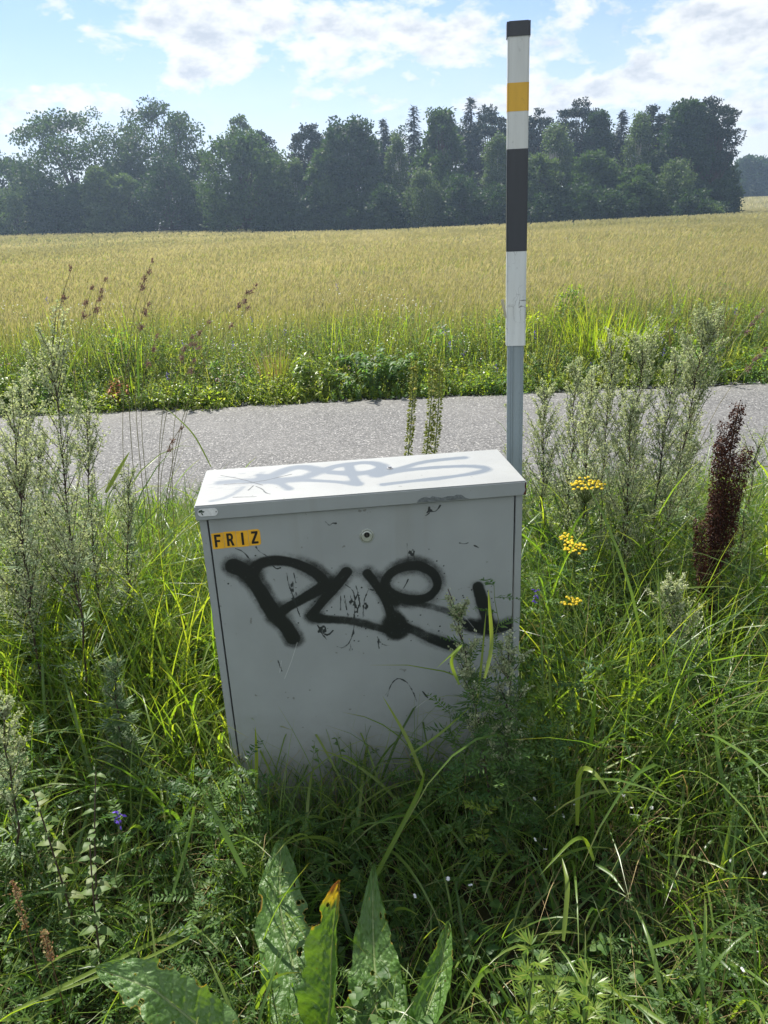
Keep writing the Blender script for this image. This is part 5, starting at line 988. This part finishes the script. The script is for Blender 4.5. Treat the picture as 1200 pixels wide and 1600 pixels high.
# ------------------------------------------------------------------ the wood beyond the field
def tree(px, topy, basey, hw, Y, kind, label, name, dens=1., group='trees at the edge of the wood', low=None, trunkpx=None):
    """px/topy/basey/hw are sightings that give the real place, height and width at distance Y"""
    top = at(px, topy, Y); b = np.array([top[0], Y, 0.]); b[2] = float(gh(b[0], b[1])); H_ = top[2]-b[2]; R = hw/F*Y*1.02
    t = thing(name, b, label, 'tree', group); gt = Geo(); gc = Geo(); r = rng
    lean = np.array([r.normal(0, .02)*H_, r.normal(0, .02)*H_, 0])
    def trunk(h1, rad): pts = np.linspace(0, 1, 8)[:, None]*(np.array([0, 0, h1])+lean)+r.normal(0, .012*H_, (8, 3))*np.linspace(0, 1, 8)[:, None]*[1, 1, 0]; tubes(gt, pts[None], np.linspace(rad, rad*.3, 8)[None], 7, 0); return pts
    if kind in ('spruce', 'fir'):
        low_ = .06 if low is None else low; tp = trunk(H_*.99, .018*H_); nz = int(46*dens*max(H_/12, .7)); R = R*1.35; bas = []
        for f in np.linspace(low_, .985, nz):
            rr = R*(1-f)**.75*(1.0 if f > .12 else .8)+.12; m = int(5+7*(1-f)); a = r.uniform(0, 6.28, m)
            for aa in a:
                l = rr*r.uniform(.55, 1.15); k = max(int(l/.17), 3); s = np.linspace(.15, 1, k); p = np.stack([np.cos(aa)*l*s, np.sin(aa)*l*s, f*H_+l*(.1*s-.42*s**2+.18*s**4)+0*s], 1)+lean*f; q = np.repeat(p, 3, 0)+r.normal(0, .10, (3*k, 3))
                D = np.stack([np.cos(aa)+r.normal(0, .8, 3*k), np.sin(aa)+r.normal(0, .8, 3*k), r.normal(-.35, .3, 3*k)], 1); bas.append((q, D))
        Q = np.concatenate([b_[0] for b_ in bas]); D = np.concatenate([b_[1] for b_ in bas]); leafs(gc, Q, D, np.cross(D, [0, 0, 1.])+r.normal(0, .3, Q.shape), r.uniform(.32, .6, len(Q)), r.uniform(.14, .26, len(Q)), 0)
        leafs(gc, np.array([[0, 0, H_*.97]])+lean+r.normal(0, .05, (6, 3)), np.array([[0, 0, 1.]])+r.normal(0, .15, (6, 3)), rnd_unit(6), .5, .12, 0)
    else:
        P_ = dict(oak=(.30, .135, 120, 1.0, .33, 'oak'), round=(.03, .13, 250, .92, .36, 'mid'), bush=(.0, .15, 130, .95, .34, 'dark'), birch=(.12, .11, 190, .8, .26, 'pale'), pine=(.38, .13, 120, .85, .34, 'needle'), mixed=(.08, .13, 250, .9, .36, 'mid'), thin=(.3, .12, 70, .8, .3, 'pale'))[kind]
        cb, cr, nc, egg, ls, _ = P_; cb = cb if low is None else low; nc = int(nc*dens); zc = np.zeros((nc, 3)); c0 = H_*(cb+1)/2; hz = H_*(1-cb)/2
        a = r.uniform(0, 6.28, nc); f = r.uniform(-1, 1, nc); prof = np.sqrt(np.clip(1-np.abs(f)**2.2, 0, 1))
        if kind == 'birch': prof = np.clip(1-.55*(f+1)/2, 0, 1)*np.sqrt(np.clip(1-np.abs(f)**3, 0, 1))
        if kind == 'mixed': prof = np.clip(1-.62*np.clip(f, -.3, 1)-.1, 0, 1)*np.where(f < -.6, .9, 1)+.06
        if kind in ('bush', 'round'): prof = np.sqrt(np.clip(1-np.clip(f, -.35, 1)**2, 0, 1))*np.where(f < -.35, 1.03, 1)
        lump = (.62+.75*vnoise(a*1.6+px, f*2.6, 5)) if kind == 'oak' else .72+.5*vnoise(a*1.8+px, f*3.0, 5); rad = r.uniform(.25, 1, nc)**(.45)*prof*lump*(R*(1-cr*.55))
        zc[:, 0] = np.cos(a)*rad; zc[:, 1] = np.sin(a)*rad; zc[:, 2] = c0+f*hz*(1-cr*.8); zc += lean
        if kind in ('pine',): zc[:, 2] = np.where(r.random(nc) < .5, np.round(zc[:, 2]/(.09*H_))*.09*H_, zc[:, 2])
        tp = trunk(H_*(.72 if kind != 'oak' else .5), (.02 if kind != 'oak' else .028)*H_)
        if kind in ('round', 'bush', 'mixed', 'birch'):      # clusters gather into lobes, so the outline is lumpy and gaps open between
            nlb = {'birch': 22, 'bush': 12}.get(kind, 17); cen = zc[r.permutation(nc)[:nlb]]; own = np.argmin(((zc[:, None]-cen[None])**2).sum(2), 1); zc = zc*.68+cen[own]*.32+r.normal(0, .07*R, zc.shape)
        if kind == 'oak': cen = zc[r.permutation(nc)[:34]]; own = np.argmin(((zc[:, None]-cen[None])**2).sum(2), 1); zc = zc*.8+cen[own]*.2+r.normal(0, .05*R, zc.shape)
        # limbs run from the trunk to the leaf clusters
        nb = int(nc*(.5 if kind in ('pine', 'thin') else .25)); sel = r.permutation(nc)[:nb]; s0 = np.clip((zc[sel, 2]/H_-.12)*r.uniform(.55, .95, nb), .15, .98)*.98; p0, _ = along(tp, s0)
        mid = p0*.5+zc[sel]*.5+np.array([0, 0, -.03*H_])*r.normal(1, .6, (nb, 1)); br = np.stack([p0, mid, zc[sel]], 1); br5 = np.stack([br[:, 0]*(1-k)**2+2*k*(1-k)*br[:, 1]+k*k*br[:, 2] for k in np.linspace(0, 1, 5)], 1); tubes(gt, br5, (np.linspace(.008 if kind == 'oak' else .006, .0015, 5)*H_)[None], 4, 0)
        nl = int({'oak': 95, 'pine': 62, 'birch': 46, 'thin': 50}.get(kind, 48)); m = nc*nl; ci = np.repeat(np.arange(nc), nl); crad = R*cr*r.uniform(.7, 1.35, nc)*(1.15 if kind == 'oak' else 1)+.18
        off = rnd_unit(m)*(r.random(m)**.42)[:, None]*crad[ci][:, None]*np.array([1, 1, .62 if kind in ('pine', 'oak') else (1.25 if kind == 'birch' else .8)]); Q = zc[ci]+off
        D = off/np.maximum(crad[ci][:, None], .01)+rnd_unit(m)*.9+np.array([0, 0, -.5 if kind == 'birch' else .05]); v = np.clip(.5*r.random(m)+.5*r.random(nc)[ci], 0, 1); lk = ls*(.75 if kind == 'pine' else 1)*np.clip(Y/95, .7, 1.6)
        ok = Q[:, 2] > .05; leafs(gc, Q[ok], D[ok], rnd_unit(m)[ok], lk*r.uniform(.6, 1.3, m)[ok], lk*r.uniform(.45, .8, m)[ok], 0, v[ok])
    mats = {'oak': 'oak', 'round': 'mid', 'bush': 'dark', 'birch': 'pale', 'pine': 'needle', 'mixed': 'mid', 'spruce': 'needle', 'fir': 'needle', 'thin': 'pale'}[kind]
    if name.startswith('dark'): mats = 'dark'
    if name.startswith('pale'): mats = 'pale'
    gt.build('trunk', M['birch_bark'] if kind == 'birch' else M['bark'], t); gc.build('crown', TREE[mats], t)
TR = [ # px, top, base, half width, distance, kind, label, name
 (100, 178, 350, 92, 104, 'oak', 'open-crowned oak with visible limbs at the far left of the wood', 'oak_tree', 1.1),
 (245, 163, 350, 76, 106, 'oak', 'tall broad oak rising above the bushes, second from the left', 'oak_tree', 1.25),
 (15, 250, 355, 55, 112, 'oak', 'low dark tree at the left edge below the open oak', 'dark_tree', 1.),
 (18, 292, 362, 48, 98, 'bush', 'leftmost bush of the hedge under the oaks', 'pale_bush'), (78, 284, 362, 42, 99, 'bush', 'second hedge bush from the left edge, under the open oak', 'dark_bush'), (122, 290, 362, 32, 97, 'bush', 'third hedge bush, beside the small pointed tree', 'dark_bush'),
 (148, 258, 360, 25, 96, 'round', 'small pointed light green tree in front of the oaks', 'pale_tree'), (195, 272, 360, 30, 97, 'bush', 'light-topped bush right of the small pointed tree', 'pale_bush'), (255, 243, 360, 52, 97, 'bush', 'big dark rounded bush under the broad oak', 'dark_tree', 1.4), (318, 290, 358, 22, 96, 'bush', 'small dark bush left of the big round tree', 'dark_bush'),
 (370, 207, 358, 70, 94, 'round', 'big dense round tree standing forward left of centre', 'round_tree', 1.7), (373, 176, 350, 22, 108, 'thin', 'thin airy treetop showing above the big round tree', 'airy_tree'), (409, 205, 350, 17, 104, 'pine', 'narrow dark treetop behind the right shoulder of the big round tree', 'pine_tree', .8),
 (452, 250, 356, 30, 95, 'birch', 'pale low tree right of the big round tree', 'birch_tree'), (481, 195, 355, 30, 98, 'pine', 'ragged dark pine left of the broad pointed tree', 'pine_tree', 1.2), (544, 180, 355, 60, 95, 'mixed', 'broad pointed dark green tree left of centre', 'dark_tree', 1.6), (505, 235, 355, 30, 92, 'round', 'mid-green bushy tree under the broad pointed one', 'bushy_tree'), (598, 186, 353, 24, 104, 'spruce', 'dark spruce behind the right side of the broad pointed tree', 'spruce_tree'),
 (618, 205, 353, 26, 93, 'birch', 'slim birch left of the first thin spruce spire', 'birch_tree'), (643, 166, 350, 22, 102, 'spruce', 'thin spruce spire left of centre of the wood', 'spruce_tree', .8), (688, 168, 352, 42, 94, 'mixed', 'tall rounded birch-like tree between two spruce spires', 'round_tree', 1.4), (731, 152, 350, 24, 103, 'spruce', 'tallest pointed spruce spire, just left of the marker pole', 'spruce_tree', .9),
 (766, 168, 350, 34, 101, 'pine', 'dark pine right behind the marker pole', 'pine_tree', 1.2), (780, 208, 350, 30, 91, 'birch', 'drooping pale birch at the left of the marker pole', 'birch_tree', 1.2), (838, 172, 348, 32, 100, 'pine', 'dark pine immediately right of the marker pole', 'pine_tree', 1.2), (868, 192, 348, 38, 91, 'birch', 'wide pale birch right of the marker pole', 'birch_tree', 1.4), (846, 242, 348, 34, 85, 'round', 'bright rounded young tree low beside the marker pole', 'pale_tree', 1.2),
 (906, 156, 346, 32, 99, 'pine', 'pine with the highest clump between the pole and the right-hand grove', 'pine_tree', 1.3), (936, 170, 346, 26, 97, 'mixed', 'dark rounded tree right of the high pine', 'dark_tree'), (972, 172, 345, 22, 99, 'spruce', 'small dark spruce top in the dip of the treeline', 'spruce_tree'), (928, 240, 346, 40, 87, 'round', 'middle-height bushy tree in front of the high pine', 'bushy_tree', 1.2),
 (1005, 172, 344, 34, 92, 'birch', 'pale birch at the left side of the right-hand grove', 'birch_tree', 1.3), (1022, 168, 342, 28, 96, 'pine', 'dark pine top at the left of the right-hand grove', 'pine_tree'), (1072, 152, 340, 42, 90, 'mixed', 'tallest broad tree of the right-hand grove', 'dark_tree', 1.7), (1128, 153, 338, 40, 91, 'pine', 'layered pine forming the right end of the grove', 'pine_tree', 1.8), (1105, 175, 338, 45, 94, 'mixed', 'dark tree filling in behind the layered end pine', 'dark_tree', 1.4),
 (1000, 262, 343, 36, 84, 'round', 'low bushy tree in front of the right-hand birch', 'bushy_tree'), (1060, 255, 341, 42, 84, 'birch', 'low pale birch before the tallest tree of the grove', 'birch_tree', 1.2), (1112, 320, 342, 16, 80, 'bush', 'small bush standing out at the corner of the far field', 'pale_bush', .7), (1128, 285, 338, 30, 86, 'bush', 'dark low bush at the right foot of the end pine', 'dark_bush'),
 (600, 290, 353, 36, 88, 'bush', 'undergrowth bush under the slim birch', 'dark_bush'), (660, 268, 352, 38, 88, 'birch', 'pale low tree below the first spruce spire', 'birch_tree'), (720, 275, 351, 40, 87, 'bush', 'undergrowth bush under the tallest spruce spire', 'dark_bush'), (775, 292, 349, 36, 85, 'bush', 'undergrowth bush at the left side of the pole', 'dark_bush'), (835, 300, 347, 40, 83, 'bush', 'undergrowth bush at the right side of the pole', 'dark_bush'), (900, 292, 346, 40, 83, 'bush', 'dark bush below the high pine', 'dark_bush'), (960, 295, 345, 38, 82, 'bush', 'dark bush in the dip of the treeline', 'dark_bush'),
 (545, 300, 354, 40, 90, 'bush', 'undergrowth bush under the broad pointed tree', 'dark_bush'), (470, 305, 356, 34, 91, 'bush', 'undergrowth bush under the ragged dark pine', 'dark_bush'), (1085, 300, 341, 40, 82, 'bush', 'dark bush under the tallest broad tree', 'dark_bush'), (420, 320, 357, 26, 90, 'bush', 'low bush at the right foot of the big round tree', 'dark_bush')]
for a in TR: tree(*a[:8], dens=a[8] if len(a) > 8 else 1.)
DEEP = ['the open-crowned oak', 'the small pointed light tree', 'the gap left of the big round tree', 'the gap right of the big round tree', 'the ragged dark pine', 'the broad pointed tree', 'the slim birch', 'the rounded tree between two spires', 'the drooping birch left of the pole', 'the pine right of the pole', 'the highest pine', 'the dip of the treeline', 'the pale birch of the right-hand grove', 'the tallest tree of the right-hand grove', 'the layered end pine']
for i, (px, ty) in enumerate(((60, 262), (180, 250), (310, 255), (420, 240), (500, 215), (565, 205), (630, 200), (700, 185), (760, 182), (820, 190), (890, 185), (955, 190), (1010, 190), (1060, 180), (1100, 180))):
    tree(px, ty, 345, 46, 113, 'mixed' if i % 2 else 'pine', 'dark treetop deeper in the wood, behind '+DEEP[i], 'dark_tree', .8, group='trees deeper in the wood', low=.02)
for i, (px, ty, lb) in enumerate(((1178, 238, 'distant dark tree just past the end of the grove'), (1212, 250, 'distant dark tree cut by the right edge of the picture'), (1250, 240, 'distant tree outside the right edge'), (1155, 262, 'distant low dark tree half behind the end pine'))):
    tree(px, ty, 318, 34, 185, 'mixed', lb, 'dark_tree', 1., group='distant trees past the grove', low=.0)
# low shrubs along the foot of the wood, so no light shows beneath the crowns
g = Geo(); n = 42000; x = rng.uniform(-62, 47, n); y0 = 97-.28*np.maximum(x+10, 0)+1.5*(vnoise(x*.2, x*0, 3)-.5)*2; y = y0+rng.uniform(0, 22, n)**1.; z = rng.random(n)**.8*(2.6+2.2*vnoise(x*.35, y*.3, 5)); k = (x/y < .44); x, y, z = x[k], y[k], z[k]; n = len(x); P = np.stack([x, y, gh(x, y)+z], 1)
leafs(g, P, rnd_unit(n), rnd_unit(n), rng.uniform(.3, .6, n), rng.uniform(.2, .4, n), 0); tag(g.build('undergrowth', TREE['dark']), 'dark undergrowth along the foot of the wood behind the cereal field', 'undergrowth', kind='stuff')

# ------------------------------------------------------------------ summer haze
bm = bmesh.new(); bmesh.ops.create_cube(bm, size=1)
for v in bm.verts: v.co = (v.co.x*640, v.co.y*640, -1.6-1.2+(v.co.z+.5)*(30+1.2+1.6))
m, t = newmat('haze'); b = NB(t); pv = b.n('ShaderNodeVolumePrincipled'); pv.inputs['Color'].default_value = (.55, .73, .95, 1); pv.inputs['Density'].default_value = .0009; pv.inputs['Anisotropy'].default_value = .45
o_ = b.n('ShaderNodeOutputMaterial'); b.l(pv.outputs[0], o_.inputs[1]); hz = bmobj('haze', bm, m, None); tag(hz, 'thin bluish summer haze over the field and the wood', 'haze', kind='stuff')
